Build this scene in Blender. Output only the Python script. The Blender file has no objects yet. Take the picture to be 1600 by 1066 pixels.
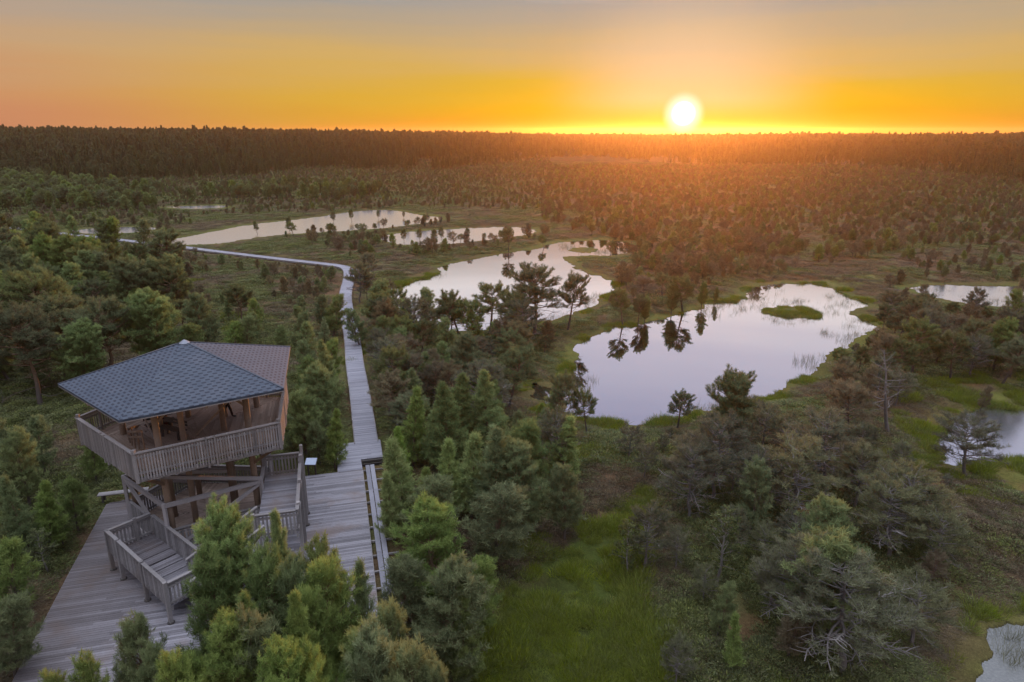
import bpy, math, random
import numpy as np
from mathutils import Vector

# ------------------------------------------------------------------ camera, sky, sun, exposure
S = bpy.context.scene
COL = S.collection
PITCH = math.atan(328 / 1067.0)
CAMZ = 20.5
cam_d = bpy.data.cameras.new('camera'); cam = bpy.data.objects.new('camera', cam_d); COL.objects.link(cam)
cam.location = (0, 0, CAMZ); cam.rotation_euler = (math.pi / 2 - PITCH, 0, 0)
cam_d.sensor_width = 36; cam_d.lens = 36 * 1067 / 1600.0; cam_d.clip_start = .5; cam_d.clip_end = 9000
S.camera = cam
S.view_settings.view_transform = 'Standard'; S.view_settings.look = 'None'
S.view_settings.gamma = 1; S.view_settings.exposure = 0.0
S.render.engine = 'CYCLES'
S.cycles.use_denoising = True
S.cycles.max_bounces = 5; S.cycles.diffuse_bounces = 2; S.cycles.glossy_bounces = 3
S.cycles.transmission_bounces = 2; S.cycles.volume_bounces = 0; S.cycles.transparent_max_bounces = 4
S.cycles.sample_clamp_indirect = 4; S.cycles.caustics_reflective = False; S.cycles.caustics_refractive = False

SUN_EL = math.radians(1.3); SUN_AZ = math.radians(13.4)      # azimuth clockwise from +Y
SUN = Vector((math.sin(SUN_AZ) * math.cos(SUN_EL), math.cos(SUN_AZ) * math.cos(SUN_EL), math.sin(SUN_EL)))
sl = bpy.data.lights.new('sun', 'SUN'); so = bpy.data.objects.new('sun', sl); COL.objects.link(so)
sl.energy = 5.0; sl.angle = math.radians(.6); sl.color = (1.0, .38, .085)
so.rotation_euler = (-SUN).to_track_quat('-Z', 'Y').to_euler(); so.location = (0, 0, 60)


def lin(r, g, b):
    f = lambda c: (c / 255 / 12.92) if c / 255 <= .04045 else ((c / 255 + .055) / 1.055) ** 2.4
    return (f(r), f(g), f(b), 1)


class NT:
    """small helper for node trees"""
    def __init__(s, tree): s.t = tree; s.n = tree.nodes; s.l = tree.links
    def new(s, typ, **kw):
        n = s.n.new(typ)
        for k, v in kw.items(): setattr(n, k, v)
        return n
    def put(s, sock, v):
        if hasattr(v, 'is_output') or isinstance(v, bpy.types.NodeSocket): s.l.new(v, sock)
        else: sock.default_value = v
    def math(s, op, a, b=None, c=None, clamp=False):
        n = s.new('ShaderNodeMath', operation=op, use_clamp=clamp)
        for i, v in enumerate((a, b, c)):
            if v is not None: s.put(n.inputs[i], v)
        return n.outputs[0]
    def maprange(s, v, a, b, c=0., d=1., smooth=True):
        n = s.new('ShaderNodeMapRange', interpolation_type='SMOOTHSTEP' if smooth else 'LINEAR')
        s.put(n.inputs[0], v)
        for i, q in enumerate((a, b, c, d)): n.inputs[i + 1].default_value = q
        return n.outputs[0]
    def mix(s, f, a, b, mode='MIX'):
        n = s.new('ShaderNodeMix', data_type='RGBA', blend_type=mode)
        s.put(n.inputs[0], f); s.put(n.inputs[6], a); s.put(n.inputs[7], b)
        return n.outputs[2]
    def ramp(s, f, stops, mode='LINEAR'):
        n = s.new('ShaderNodeValToRGB'); r = n.color_ramp; r.interpolation = mode
        while len(r.elements) < len(stops): r.elements.new(.5)
        for e, (p, c) in zip(r.elements, stops): e.position = p; e.color = c
        s.put(n.inputs[0], f); return n.outputs[0]
    def noise(s, vec, scale, detail=3, rough=.55, out=0):
        n = s.new('ShaderNodeTexNoise')
        if vec is not None: s.l.new(vec, n.inputs['Vector'])
        n.inputs['Scale'].default_value = scale; n.inputs['Detail'].default_value = detail
        n.inputs['Roughness'].default_value = rough; return n.outputs[out]


w = bpy.data.worlds.new('World'); S.world = w; w.use_nodes = True
W = NT(w.node_tree); W.n.clear()
tc = W.new('ShaderNodeTexCoord')
nrm = W.new('ShaderNodeVectorMath', operation='NORMALIZE'); W.l.new(tc.outputs['Generated'], nrm.inputs[0])
sx = W.new('ShaderNodeSeparateXYZ'); W.l.new(nrm.outputs[0], sx.inputs[0])
elev = W.math('MULTIPLY', W.math('ARCSINE', sx.outputs[2]), 180 / math.pi)        # degrees
dt = W.new('ShaderNodeVectorMath', operation='DOT_PRODUCT'); W.l.new(nrm.outputs[0], dt.inputs[0]); dt.inputs[1].default_value = SUN
ang = W.math('MULTIPLY', W.math('ARCCOSINE', W.math('MINIMUM', dt.outputs['Value'], .9999999)), 180 / math.pi)
azd = W.math('ABSOLUTE', W.math('SUBTRACT', W.math('ARCTAN2', sx.outputs[0], sx.outputs[1]), SUN_AZ))
azd = W.math('MULTIPLY', azd, 180 / math.pi)
# thin streaky cloud layer disturbs the elevation lookup
mp = W.new('ShaderNodeMapping'); W.l.new(nrm.outputs[0], mp.inputs[0]); mp.inputs['Scale'].default_value = (1.4, 1.4, 22)
mp.inputs['Rotation'].default_value = (0, math.radians(5), 0)
cl = W.noise(mp.outputs[0], 1.9, 5, .55)
el2 = W.math('ADD', elev, W.math('MULTIPLY', W.math('SUBTRACT', cl, .5), 3.0))
eu = W.math('DIVIDE', el2, 60, clamp=True)
E_ = lambda d: d / 60.
near = W.ramp(eu, [(E_(0), lin(214, 152, 0)), (E_(1.6), lin(220, 172, 0)), (E_(3.2), lin(208, 170, 44)), (E_(5.4), lin(198, 168, 112)),
                   (E_(9.4), lin(158, 155, 150)), (E_(13.), lin(232, 226, 224)), (E_(17), lin(194, 192, 206)), (E_(24), lin(156, 157, 182)), (E_(32), lin(180, 184, 212)), (E_(56), (1.95, 2.05, 2.35, 1))])
mid = W.ramp(eu, [(E_(0), lin(212, 150, 46)), (E_(2.5), lin(212, 166, 58)), (E_(5.2), lin(206, 168, 98)), (E_(9.4), lin(160, 154, 148)),
                  (E_(13.), lin(236, 228, 222)), (E_(17), lin(192, 190, 202)), (E_(24), lin(156, 157, 180)), (E_(32), lin(180, 184, 212)), (E_(56), (1.95, 2.05, 2.35, 1))])
far = W.ramp(eu, [(E_(0), lin(200, 132, 100)), (E_(2.5), lin(202, 144, 102)), (E_(5.5), lin(196, 158, 120)), (E_(9.2), lin(166, 156, 150)),
                  (E_(13.), lin(206, 196, 192)), (E_(17), lin(182, 178, 190)), (E_(24), lin(156, 157, 180)), (E_(32), lin(178, 184, 212)), (E_(56), (1.95, 2.05, 2.35, 1))])
c = W.mix(W.maprange(azd, 8, 30), near, mid)
c = W.mix(W.maprange(azd, 26, 52), c, far)
c = W.mix(W.maprange(ang, 12, 2.0, 0, .62), c, lin(208, 196, 170))                 # pale column above the sun
low = W.maprange(elev, 2.6, .6)
c = W.mix(W.math('MULTIPLY', low, W.maprange(azd, 24, 3, 0, .9)), c, lin(212, 156, 0))
g1 = W.maprange(ang, 1.75, .75)
c = W.mix(g1, c, (1.0, .93, .78, 1))
c = W.mix(W.maprange(ang, 1.0, .62), c, (2.6, 2.3, 1.9, 1))
below = W.maprange(elev, -1, -8)
c = W.mix(below, c, (.05, .05, .03, 1))
sky = W.new('ShaderNodeTexSky', sky_type='NISHITA', sun_disc=False, sun_elevation=SUN_EL, sun_rotation=SUN_AZ)
bgs = W.new('ShaderNodeBackground'); bgs.inputs[1].default_value = .05; skd = W.new('ShaderNodeVectorMath', operation='SCALE'); W.l.new(sky.outputs[0], skd.inputs[0]); skd.inputs['Scale'].default_value = .18; W.l.new(skd.outputs[0], bgs.inputs[0])
bgc = W.new('ShaderNodeBackground'); W.l.new(c, bgc.inputs[0]); bgc.inputs[1].default_value = 1.0
ads = W.new('ShaderNodeAddShader'); W.l.new(bgs.outputs[0], ads.inputs[0]); W.l.new(bgc.outputs[0], ads.inputs[1])
wo = W.new('ShaderNodeOutputWorld'); W.l.new(ads.outputs[0], wo.inputs[0])

# ------------------------------------------------------------------ haze
HAZE = True
HAZE_DENSITY = .00016


# ------------------------------------------------------------------ maths helpers
rnd = random.Random(7)
rng = np.random.default_rng(11)
CP, SP = math.cos(PITCH), math.sin(PITCH)


def ground(u, v, z=0.):
    """the place on the level plane z that the photograph shows at pixel u, v"""
    x = (u - 800) / 1067.; y = (v - 533) / 1067.
    t = (z - CAMZ) / (-SP - y * CP)
    return x * t, (CP - y * SP) * t


def view(x, y, z):
    """pixel of a world point (arrays allowed)"""
    z = z - CAMZ
    Z = y * CP - z * SP; Y = -y * SP - z * CP
    return 800 + 1067 * x / Z, 533 + 1067 * Y / Z, Z


def hash2(ix, iy, seed):
    h = (ix.astype(np.int64) * 374761393 + iy.astype(np.int64) * 668265263 + seed * 1442695041) & 0xffffffff
    h = ((h ^ (h >> 13)) * 1274126177) & 0xffffffff
    return ((h ^ (h >> 16)) & 0xffff) / 65535.


def vnoise(x, y, sc, seed=0):
    x = x / sc; y = y / sc
    ix = np.floor(x); iy = np.floor(y); fx = x - ix; fy = y - iy
    fx = fx * fx * (3 - 2 * fx); fy = fy * fy * (3 - 2 * fy)
    a = hash2(ix, iy, seed); b = hash2(ix + 1, iy, seed); c_ = hash2(ix, iy + 1, seed); d = hash2(ix + 1, iy + 1, seed)
    return (a * (1 - fx) + b * fx) * (1 - fy) + (c_ * (1 - fx) + d * fx) * fy


def sstep(x, a, b):
    t = np.clip((x - a) / (b - a), 0, 1); return t * t * (3 - 2 * t)


def inside(x, y, poly):
    r = np.zeros(x.shape, bool); n = len(poly)
    for i in range(n):
        x0, y0 = poly[i]; x1, y1 = poly[(i + 1) % n]
        if y0 == y1: continue
        cnd = ((y0 > y) != (y1 > y)) & (x < (x1 - x0) * (y - y0) / (y1 - y0) + x0)
        r ^= cnd
    return r


def polydist(x, y, poly):
    """signed distance, negative inside"""
    d = np.full(x.shape, 1e9); n = len(poly)
    for i in range(n):
        x0, y0 = poly[i]; x1, y1 = poly[(i + 1) % n]
        dx, dy = x1 - x0, y1 - y0; L = dx * dx + dy * dy + 1e-9
        t = np.clip(((x - x0) * dx + (y - y0) * dy) / L, 0, 1)
        d = np.minimum(d, np.hypot(x - x0 - t * dx, y - y0 - t * dy))
    return np.where(inside(x, y, poly), -d, d)


def smooth_poly(pts, it=2):
    for _ in range(it):
        q = []
        for i in range(len(pts)):
            a = pts[i]; b = pts[(i + 1) % len(pts)]
            q += [(a[0] * .75 + b[0] * .25, a[1] * .75 + b[1] * .25), (a[0] * .25 + b[0] * .75, a[1] * .25 + b[1] * .75)]
        pts = q
    return pts


def px_poly(pts, it=1):
    return smooth_poly([ground(*p) for p in pts], it)


# ------------------------------------------------------------------ object helpers
def tag(o, label=None, cat=None, group=None, kind=None):
    if label: o['label'] = label
    if cat: o['category'] = cat
    if group: o['group'] = group
    if kind: o['kind'] = kind
    return o


def empty(name, loc, label=None, cat=None, group=None):
    o = bpy.data.objects.new(name, None); COL.objects.link(o); o.location = loc
    o.empty_display_size = .3
    return tag(o, label, cat, group)


def mesh_from(name, V, F, tones=None, mats=(), smooth=False, idx=None):
    me = bpy.data.meshes.new(name)
    me.from_pydata([tuple(v) for v in V], [], [tuple(f) for f in F])
    if tones is not None:
        a = me.attributes.new('tone', 'FLOAT', 'FACE'); a.data.foreach_set('value', np.asarray(tones, np.float32))
    for m in mats: me.materials.append(m)
    if idx is not None: me.polygons.foreach_set('material_index', np.asarray(idx, np.int32))
    if smooth: me.polygons.foreach_set('use_smooth', np.ones(len(me.polygons), bool))
    me.update(); return me


def tri_mesh(name, V, T, tones=None, mats=()):
    """fast mesh from numpy triangles"""
    me = bpy.data.meshes.new(name)
    V = np.asarray(V, np.float32); T = np.asarray(T, np.int32)
    me.vertices.add(len(V)); me.vertices.foreach_set('co', V.ravel())
    me.loops.add(T.size); me.loops.foreach_set('vertex_index', T.ravel())
    me.polygons.add(len(T)); me.polygons.foreach_set('loop_start', np.arange(0, T.size, T.shape[1], dtype=np.int32))
    me.update(calc_edges=True)
    if tones is not None:
        a = me.attributes.new('tone', 'FLOAT', 'FACE'); a.data.foreach_set('value', np.asarray(tones, np.float32))
    for m in mats: me.materials.append(m)
    return me


class MB:
    """collects boxes, bars, tubes, prisms; build() links them as one mesh object"""
    def __init__(s): s.V = []; s.F = []; s.T = []
    def add(s, V, F, tone=None):
        b = len(s.V); s.V += [tuple(v) for v in V]; t = rnd.random() if tone is None else tone
        for f in F: s.F.append([i + b for i in f]); s.T.append(t)
        return s
    def bar(s, p0, p1, wd, ht, up=(0, 0, 1), tone=None):
        p0 = Vector(p0); p1 = Vector(p1); d = (p1 - p0).normalized(); up = Vector(up)
        if abs(d.dot(up)) > .98: up = Vector((0, 1, 0)) if abs(d.y) < .9 else Vector((1, 0, 0))
        r = d.cross(up).normalized() * wd / 2; u = r.cross(d).normalized() * ht / 2
        V = [p + a * r + b * u for p in (p0, p1) for a, b in ((-1, -1), (1, -1), (1, 1), (-1, 1))]
        return s.add(V, [(0, 1, 2, 3), (7, 6, 5, 4), (0, 4, 5, 1), (1, 5, 6, 2), (2, 6, 7, 3), (3, 7, 4, 0)], tone)
    def post(s, x, y, z0, z1, a, rot=0., b=None, tone=None):
        d = Vector((math.cos(rot), math.sin(rot), 0))
        return s.bar((x, y, z0), (x, y, z1), a, b or a, up=d, tone=tone)
    def tube(s, pts, rad, n=8, tone=None, cap=True):
        pts = [Vector(p) for p in pts]; V = []; F = []
        for i, p in enumerate(pts):
            d = (pts[min(i + 1, len(pts) - 1)] - pts[max(i - 1, 0)]).normalized()
            a = d.orthogonal().normalized() if abs(d.z) < .9 else Vector((1, 0, 0)).cross(d).normalized()
            b = d.cross(a)
            for k in range(n):
                t = 2 * math.pi * k / n; V.append(p + (a * math.cos(t) + b * math.sin(t)) * rad[i])
        for i in range(len(pts) - 1):
            for k in range(n):
                k2 = (k + 1) % n; F.append((i * n + k, i * n + k2, (i + 1) * n + k2, (i + 1) * n + k))
        if cap:
            F.append(tuple(range(n))[::-1]); F.append(tuple((len(pts) - 1) * n + k for k in range(n)))
        return s.add(V, F, tone)
    def prism(s, poly, z0, z1, tone=None):
        n = len(poly); V = [(x, y, z0) for x, y in poly] + [(x, y, z1) for x, y in poly]
        return s.add(V, [tuple(range(n))[::-1], tuple(range(n, 2 * n))] + [(i, (i + 1) % n, n + (i + 1) % n, n + i) for i in range(n)], tone)
    def build(s, name, mat, parent=None, smooth=False, origin=None):
        off = Vector((0, 0, 0)); q = parent
        while q is not None: off += q.location; q = q.parent
        if parent is None and origin is not None: off = Vector(origin)
        me = mesh_from(name, [(v[0] - off.x, v[1] - off.y, v[2] - off.z) for v in s.V], s.F, s.T, [mat], smooth)
        o = bpy.data.objects.new(name, me); COL.objects.link(o)
        if parent is not None: o.parent = parent
        elif origin is not None: o.location = origin
        return o


# ------------------------------------------------------------------ materials
def material(name, rough=.8, spec=.3):
    m = bpy.data.materials.new(name); m.use_nodes = True; n = NT(m.node_tree)
    p = m.node_tree.nodes['Principled BSDF']; p.inputs['Roughness'].default_value = rough
    p.inputs['Specular IOR Level'].default_value = spec
    return m, n, p


def wood(name, dark, light, warm=None, rough=.75, shade_damp=False):
    m, n, p = material(name, rough, .35)
    geo = n.new('ShaderNodeNewGeometry'); at = n.new('ShaderNodeAttribute', attribute_name='tone')
    a = n.noise(geo.outputs['Position'], 1.1, 4, .6)
    b = n.noise(geo.outputs['Position'], 14, 3, .6)
    f = n.math('ADD', n.math('MULTIPLY', at.outputs['Fac'], .52), n.math('MULTIPLY', a, .38))
    f = n.math('ADD', f, n.math('MULTIPLY', n.math('SUBTRACT', b, .5), .5))
    c_ = n.ramp(f, [(.12, (*dark, 1)), (.85, (*light, 1))])
    if warm:
        c_ = n.mix(n.maprange(n.noise(geo.outputs['Position'], .5, 3), .5, .72, 0, .7), c_, (*warm, 1))
    if shade_damp:                                        # tree shade, with some wetness, painted into the colour of the left boards
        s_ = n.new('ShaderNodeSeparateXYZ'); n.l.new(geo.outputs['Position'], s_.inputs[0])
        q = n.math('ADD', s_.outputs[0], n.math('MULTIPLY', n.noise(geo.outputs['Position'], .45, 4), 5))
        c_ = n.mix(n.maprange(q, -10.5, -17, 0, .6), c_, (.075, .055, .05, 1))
    n.l.new(c_, p.inputs['Base Color'])
    bp = n.new('ShaderNodeBump'); bp.inputs['Strength'].default_value = .35; bp.inputs['Distance'].default_value = .01
    n.l.new(b, bp.inputs['Height']); n.l.new(bp.outputs[0], p.inputs['Normal'])
    return m


M = {}
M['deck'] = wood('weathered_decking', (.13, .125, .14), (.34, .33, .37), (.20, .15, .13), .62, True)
M['walk'] = wood('boardwalk_planks', (.20, .20, .235), (.37, .37, .43), None, .6)
M['rail'] = wood('weathered_rail_wood', (.15, .14, .142), (.36, .34, .345), (.24, .20, .18))
M['floor'] = wood('tower_floor_boards', (.24, .18, .145), (.46, .36, .30), (.33, .23, .18))
M['log'] = wood('round_log_timber', (.17, .12, .085), (.36, .26, .19), (.24, .20, .18))
M['beam'] = wood('grey_beam_timber', (.24, .22, .22), (.42, .39, .40), None)
M['darkwood'] = wood('dark_damp_wood', (.04, .035, .035), (.10, .09, .085), None)


def plain(name, col, rough=.7, metal=0., var=.15):
    m, n, p = material(name, rough, .4); p.inputs['Metallic'].default_value = metal
    t = n.new('ShaderNodeTexCoord'); q = n.noise(t.outputs['Object'], 9, 3)
    c_ = n.mix(q, (*[v * (1 - var) for v in col], 1), (*[min(1, v * (1 + var)) for v in col], 1))
    n.l.new(c_, p.inputs['Base Color']); return m


M['steel'] = plain('galvanised_steel', (.55, .57, .62), .45, .4)
M['sign'] = plain('sign_panel', (.42, .50, .66), .3)
M['skin'] = plain('skin', (.45, .28, .2), .6)
M['black'] = plain('black_cloth', (.012, .012, .015), .9)
M['navy'] = plain('navy_jeans', (.035, .04, .085), .9)
M['pink'] = plain('pink_grey_top', (.34, .24, .26), .9)
M['white'] = plain('pale_top', (.50, .50, .56), .9)
M['hair'] = plain('dark_hair', (.03, .018, .012), .7)
M['red'] = plain('dark_red_cloth', (.11, .025, .025), .9)
M['rust'] = plain('metal_cap', (.22, .24, .29), .5, .3)


def shingle():
    m, n, p = material('slate_blue_shingles', .55, .32)
    uv = n.new('ShaderNodeUVMap'); s_ = n.new('ShaderNodeSeparateXYZ'); n.l.new(uv.outputs[0], s_.inputs[0])
    row = n.math('DIVIDE', s_.outputs[1], .185); fr = n.math('FRACT', row); ri = n.math('FLOOR', row)
    off = n.math('MULTIPLY', n.math('MODULO', ri, 2), .5)
    uu = n.math('ADD', n.math('DIVIDE', s_.outputs[0], .40), off)
    fu = n.math('FRACT', uu)
    tabs = n.math('MULTIPLY', n.maprange(n.math('ABSOLUTE', n.math('SUBTRACT', fu, .5)), .30, .20), n.maprange(n.math('ABSOLUTE', n.math('SUBTRACT', fr, .35)), .34, .20))
    cell = n.new('ShaderNodeTexWhiteNoise', noise_dimensions='2D')
    cb = n.new('ShaderNodeCombineXYZ'); n.l.new(n.math('FLOOR', uu), cb.inputs[0]); n.l.new(ri, cb.inputs[1]); n.l.new(cb.outputs[0], cell.inputs[0])
    base = n.mix(cell.outputs[0], (.046, .062, .092, 1), (.062, .080, .112, 1))
    big = n.noise(uv.outputs[0], .7, 4)
    base = n.mix(n.maprange(big, .45, .75, 0, .5), base, (.085, .095, .125, 1))
    c_ = n.mix(n.math('MULTIPLY', tabs, .95), base, (.010, .015, .032, 1))
    n.l.new(c_, p.inputs['Base Color'])
    bp = n.new('ShaderNodeBump'); bp.inputs['Strength'].default_value = .5; bp.inputs['Distance'].default_value = .012
    n.l.new(fr, bp.inputs['Height']); n.l.new(bp.outputs[0], p.inputs['Normal'])
    return m


M['shingle'] = shingle()


def foliage(name, dark, light, tip, trans=.33):
    m, n, p = material(name, .75, .12); m.node_tree.nodes.remove(p)
    at = n.new('ShaderNodeAttribute', attribute_name='tone'); oi = n.new('ShaderNodeObjectInfo')
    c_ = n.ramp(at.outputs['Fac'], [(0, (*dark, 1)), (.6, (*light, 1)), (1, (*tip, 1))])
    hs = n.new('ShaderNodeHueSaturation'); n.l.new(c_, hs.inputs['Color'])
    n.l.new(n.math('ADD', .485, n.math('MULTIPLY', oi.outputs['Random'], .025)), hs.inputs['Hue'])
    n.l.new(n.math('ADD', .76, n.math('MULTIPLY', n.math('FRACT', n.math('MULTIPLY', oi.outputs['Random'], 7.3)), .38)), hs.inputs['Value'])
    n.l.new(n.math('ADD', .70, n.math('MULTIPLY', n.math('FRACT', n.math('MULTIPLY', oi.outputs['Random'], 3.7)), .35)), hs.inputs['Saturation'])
    d = n.new('ShaderNodeBsdfDiffuse'); t = n.new('ShaderNodeBsdfTranslucent'); mx = n.new('ShaderNodeMixShader')
    n.l.new(hs.outputs[0], d.inputs[0]); n.l.new(hs.outputs[0], t.inputs[0]); mx.inputs[0].default_value = trans
    n.l.new(d.outputs[0], mx.inputs[1]); n.l.new(t.outputs[0], mx.inputs[2])
    n.l.new(mx.outputs[0], n.n['Material Output'].inputs[0]); return m


FOL = {
    'young': foliage('young_pine_needles', (0.089, 0.138, 0.046), (0.186, 0.267, 0.073), (0.340, 0.437, 0.121)),
    'bushy': foliage('pine_needles', (0.078, 0.119, 0.046), (0.167, 0.228, 0.078), (0.281, 0.351, 0.115)),
    'mature': foliage('old_pine_needles', (0.076, 0.101, 0.048), (0.144, 0.177, 0.076), (0.227, 0.261, 0.101)),
    'scrag': foliage('dull_pine_needles', (0.090, 0.096, 0.058), (0.158, 0.166, 0.094), (0.228, 0.240, 0.132)),
    'brown': foliage('brownish_pine_needles', (0.114, 0.090, 0.055), (0.198, 0.166, 0.098), (0.252, 0.222, 0.120)),
    'forest': foliage('forest_needles', (0.062, 0.081, 0.047), (0.116, 0.143, 0.070), (0.171, 0.194, 0.085)),
    'birch': foliage('birch_leaves', (.075, .095, .035), (.135, .165, .06), (.20, .23, .09)),
    'heather': foliage('heather_twigs', (0.085, 0.062, 0.044), (0.155, 0.121, 0.075), (0.233, 0.194, 0.109), .1),
    'shrub': foliage('marsh_shrub_leaves', (0.073, 0.090, 0.036), (0.146, 0.171, 0.059), (0.244, 0.269, 0.090), .15),
    'grass': foliage('sedge_blades', (.11, .145, .014), (.21, .265, .022), (.31, .35, .045), .3),
    'reed': foliage('pond_edge_reeds', (.12, .13, .05), (.20, .20, .085), (.28, .27, .13), .3),
}


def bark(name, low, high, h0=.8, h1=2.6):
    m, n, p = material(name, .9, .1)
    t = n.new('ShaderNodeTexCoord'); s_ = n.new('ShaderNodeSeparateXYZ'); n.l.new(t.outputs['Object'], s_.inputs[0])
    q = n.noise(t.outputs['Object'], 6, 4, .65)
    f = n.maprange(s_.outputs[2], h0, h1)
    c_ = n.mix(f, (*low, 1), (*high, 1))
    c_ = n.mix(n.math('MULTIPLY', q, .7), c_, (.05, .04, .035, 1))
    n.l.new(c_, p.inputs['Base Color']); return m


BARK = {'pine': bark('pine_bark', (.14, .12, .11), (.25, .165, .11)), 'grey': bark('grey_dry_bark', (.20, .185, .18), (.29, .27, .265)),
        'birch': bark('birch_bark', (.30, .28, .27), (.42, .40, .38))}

# ------------------------------------------------------------------ ponds (outlines read from the photograph, laid on the level bog)
PONDS = [
    ('large pond', [(871, 608), (890, 584), (896, 560), (901, 545), (924, 526), (950, 515), (985, 508), (1025, 502), (1081, 487), (1119, 474), (1160, 470), (1163, 458), (1175, 450),
      (1213, 444), (1280, 443), (1300, 453), (1325, 464), (1359, 475), (1340, 482), (1325, 489), (1344, 496), (1369, 509), (1366, 518), (1344, 523), (1330, 541), (1288, 553), (1277, 583), (1239, 596),
      (1216, 613), (1183, 622), (1100, 643), (1040, 657), (1003, 666), (950, 662), (905, 652), (870, 642), (835, 622), (820, 603), (845, 602)]),
    ('middle pond', [(591, 462), (610, 452), (651, 439), (681, 431), (689, 416), (730, 408), (783, 397), (839, 390), (861, 381), (899, 377), (940, 375), (993, 381), (989, 394), (955, 400),
      (906, 399), (873, 402), (888, 411), (903, 424), (944, 435), (964, 449), (944, 465), (918, 484), (869, 499), (820, 506), (745, 517), (690, 516), (650, 500), (615, 480)]),
    ('narrow pond behind the middle one', [(587, 372), (610, 366), (660, 361), (708, 358), (798, 354), (846, 360), (813, 369), (745, 377), (681, 383), (614, 382)]),
    ('long pond beside the boardwalk', [(245, 381), (280, 372), (320, 365), (360, 357), (400, 350), (450, 345), (500, 339), (565, 329), (615, 328), (660, 337), (700, 341), (655, 350), (575, 359),
      (475, 364), (415, 369), (350, 380), (275, 384)]),
    ('small pond by the far boardwalk', [(100, 362), (125, 358), (180, 356), (240, 354), (245, 360), (200, 364), (150, 366)]),
    ('far sliver of water', [(252, 324), (290, 322), (355, 321), (352, 325), (300, 327)]),
    ('farthest sliver of water', [(462, 304.5), (480, 303), (506, 303), (500, 306), (475, 306)]),
    ('pond at the right edge', [(1415, 452), (1438, 447), (1492, 446), (1566, 447), (1640, 446), (1650, 478), (1600, 480), (1553, 479), (1505, 474), (1451, 463)]),
    ('rippled pond at the right', [(1466, 716), (1474, 690), (1481, 665), (1500, 652), (1524, 643), (1564, 638), (1640, 640), (1720, 680), (1680, 730), (1600, 718), (1564, 711), (1530, 718), (1494, 728)]),
    ('grey algae pond', [(1508, 1072), (1518, 1042), (1532, 1020), (1552, 1003), (1554, 978), (1600, 970), (1700, 985), (1760, 1090), (1640, 1200), (1500, 1200), (1490, 1130)]),
]
ISLANDS = [[(1190, 487), (1205, 480), (1240, 479), (1268, 482), (1282, 492), (1272, 498), (1240, 496), (1205, 493)],
           [(886, 391), (905, 386.5), (930, 387), (942, 391), (930, 395.5), (900, 395.5)]]
POND_W = [px_poly(p) for _, p in PONDS]; ISL_W = [px_poly(p) for p in ISLANDS]


def pond_field(x, y):
    """signed distance to the nearest shoreline, negative over water"""
    x = np.asarray(x, float); y = np.asarray(y, float)
    jx = (vnoise(x, y, 1.6, 3) - .5) * 1.1 + (vnoise(x, y, .5, 4) - .5) * .5
    jy = (vnoise(x, y, 1.6, 5) - .5) * 1.1 + (vnoise(x, y, .5, 6) - .5) * .5
    x2 = x + jx; y2 = y + jy
    d = np.full(x.shape, 60.)
    for poly in POND_W:
        P = np.array(poly); lo = P.min(0) - 12; hi = P.max(0) + 12
        m = (x2 > lo[0]) & (x2 < hi[0]) & (y2 > lo[1]) & (y2 < hi[1])
        if m.any(): d[m] = np.minimum(d[m], polydist(x2[m], y2[m], poly))
    for poly in ISL_W:
        P = np.array(poly); lo = P.min(0) - 6; hi = P.max(0) + 6
        m = (x2 > lo[0]) & (x2 < hi[0]) & (y2 > lo[1]) & (y2 < hi[1])
        if m.any(): d[m] = np.maximum(d[m], -polydist(x2[m], y2[m], poly))
    return d


MEADOW = px_poly([(985, 785), (1015, 770), (1035, 800), (990, 850), (975, 900), (1010, 960), (1060, 1066), (1100, 1180), (700, 1180), (735, 1010), (760, 945), (850, 880), (930, 830)], 2)
MOSS1 = px_poly([(1390, 640), (1440, 600), (1560, 585), (1700, 600), (1700, 790), (1560, 800), (1440, 760), (1420, 700)], 2)
MOSS2 = px_poly([(1480, 1100), (1495, 1000), (1520, 950), (1580, 930), (1700, 940), (1700, 1150)], 2)
SEDGE = px_poly([(1270, 440), (1300, 428), (1370, 428), (1400, 440), (1330, 452), (1300, 450)], 2)


DZ = .42
BA = math.radians(14.8)
D1 = [(-22.85, 34.1), (-21.9, 34.6), (-12.5, 37.3), (-9.27, 38.2), (-5.65, 24.3), (-9.8, 23.6), (-12.9, 22.75), (-14.45, 22.5), (-15.3, 22.2), (-14.9, 18.2), (-18.1, 18.0), (-19.1, 21.2), (-21.0, 27.6)]
D2 = [(-10.72, 37.82), (-11.72, 41.7), (-8.98, 42.45), (-8.36, 39.95), (-9.68, 39.6), (-9.27, 38.2)]
# long boardwalk: centre line read at deck height
cl_px = [(572.5, 692), (567.5, 655), (563, 620), (558, 590), (554, 568), (550.5, 528), (545, 504), (540.5, 480), (539, 460), (545, 437), (546, 425), (541, 417.5), (525, 414.5), (490, 410.5), (440, 405), (390, 399), (340, 393),
         (280, 385.5), (248, 382), (210, 377.5), (172, 373), (125, 368), (80, 363), (24, 356.5), (-30, 351.5), (-90, 347)]
path = [Vector((*ground(u, v, DZ), 0)) for u, v in cl_px]


def resample(P, step):
    out = [P[0]]; acc = 0
    for a, b in zip(P[:-1], P[1:]):
        L = (b - a).length; t = step - acc
        while t <= L: out.append(a + (b - a) * (t / L)); t += step
        acc = L - (t - step)
    return out


def smooth_path(P, it=2):
    for _ in range(it):
        q = [P[0]]
        for a, b in zip(P[:-1], P[1:]): q += [a * .75 + b * .25, a * .25 + b * .75]
        q.append(P[-1]); P = q
    return P


path = smooth_path(path, 2)
WALK_PTS = [(p.x, p.y) for p in resample(path, 1.3)]


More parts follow.
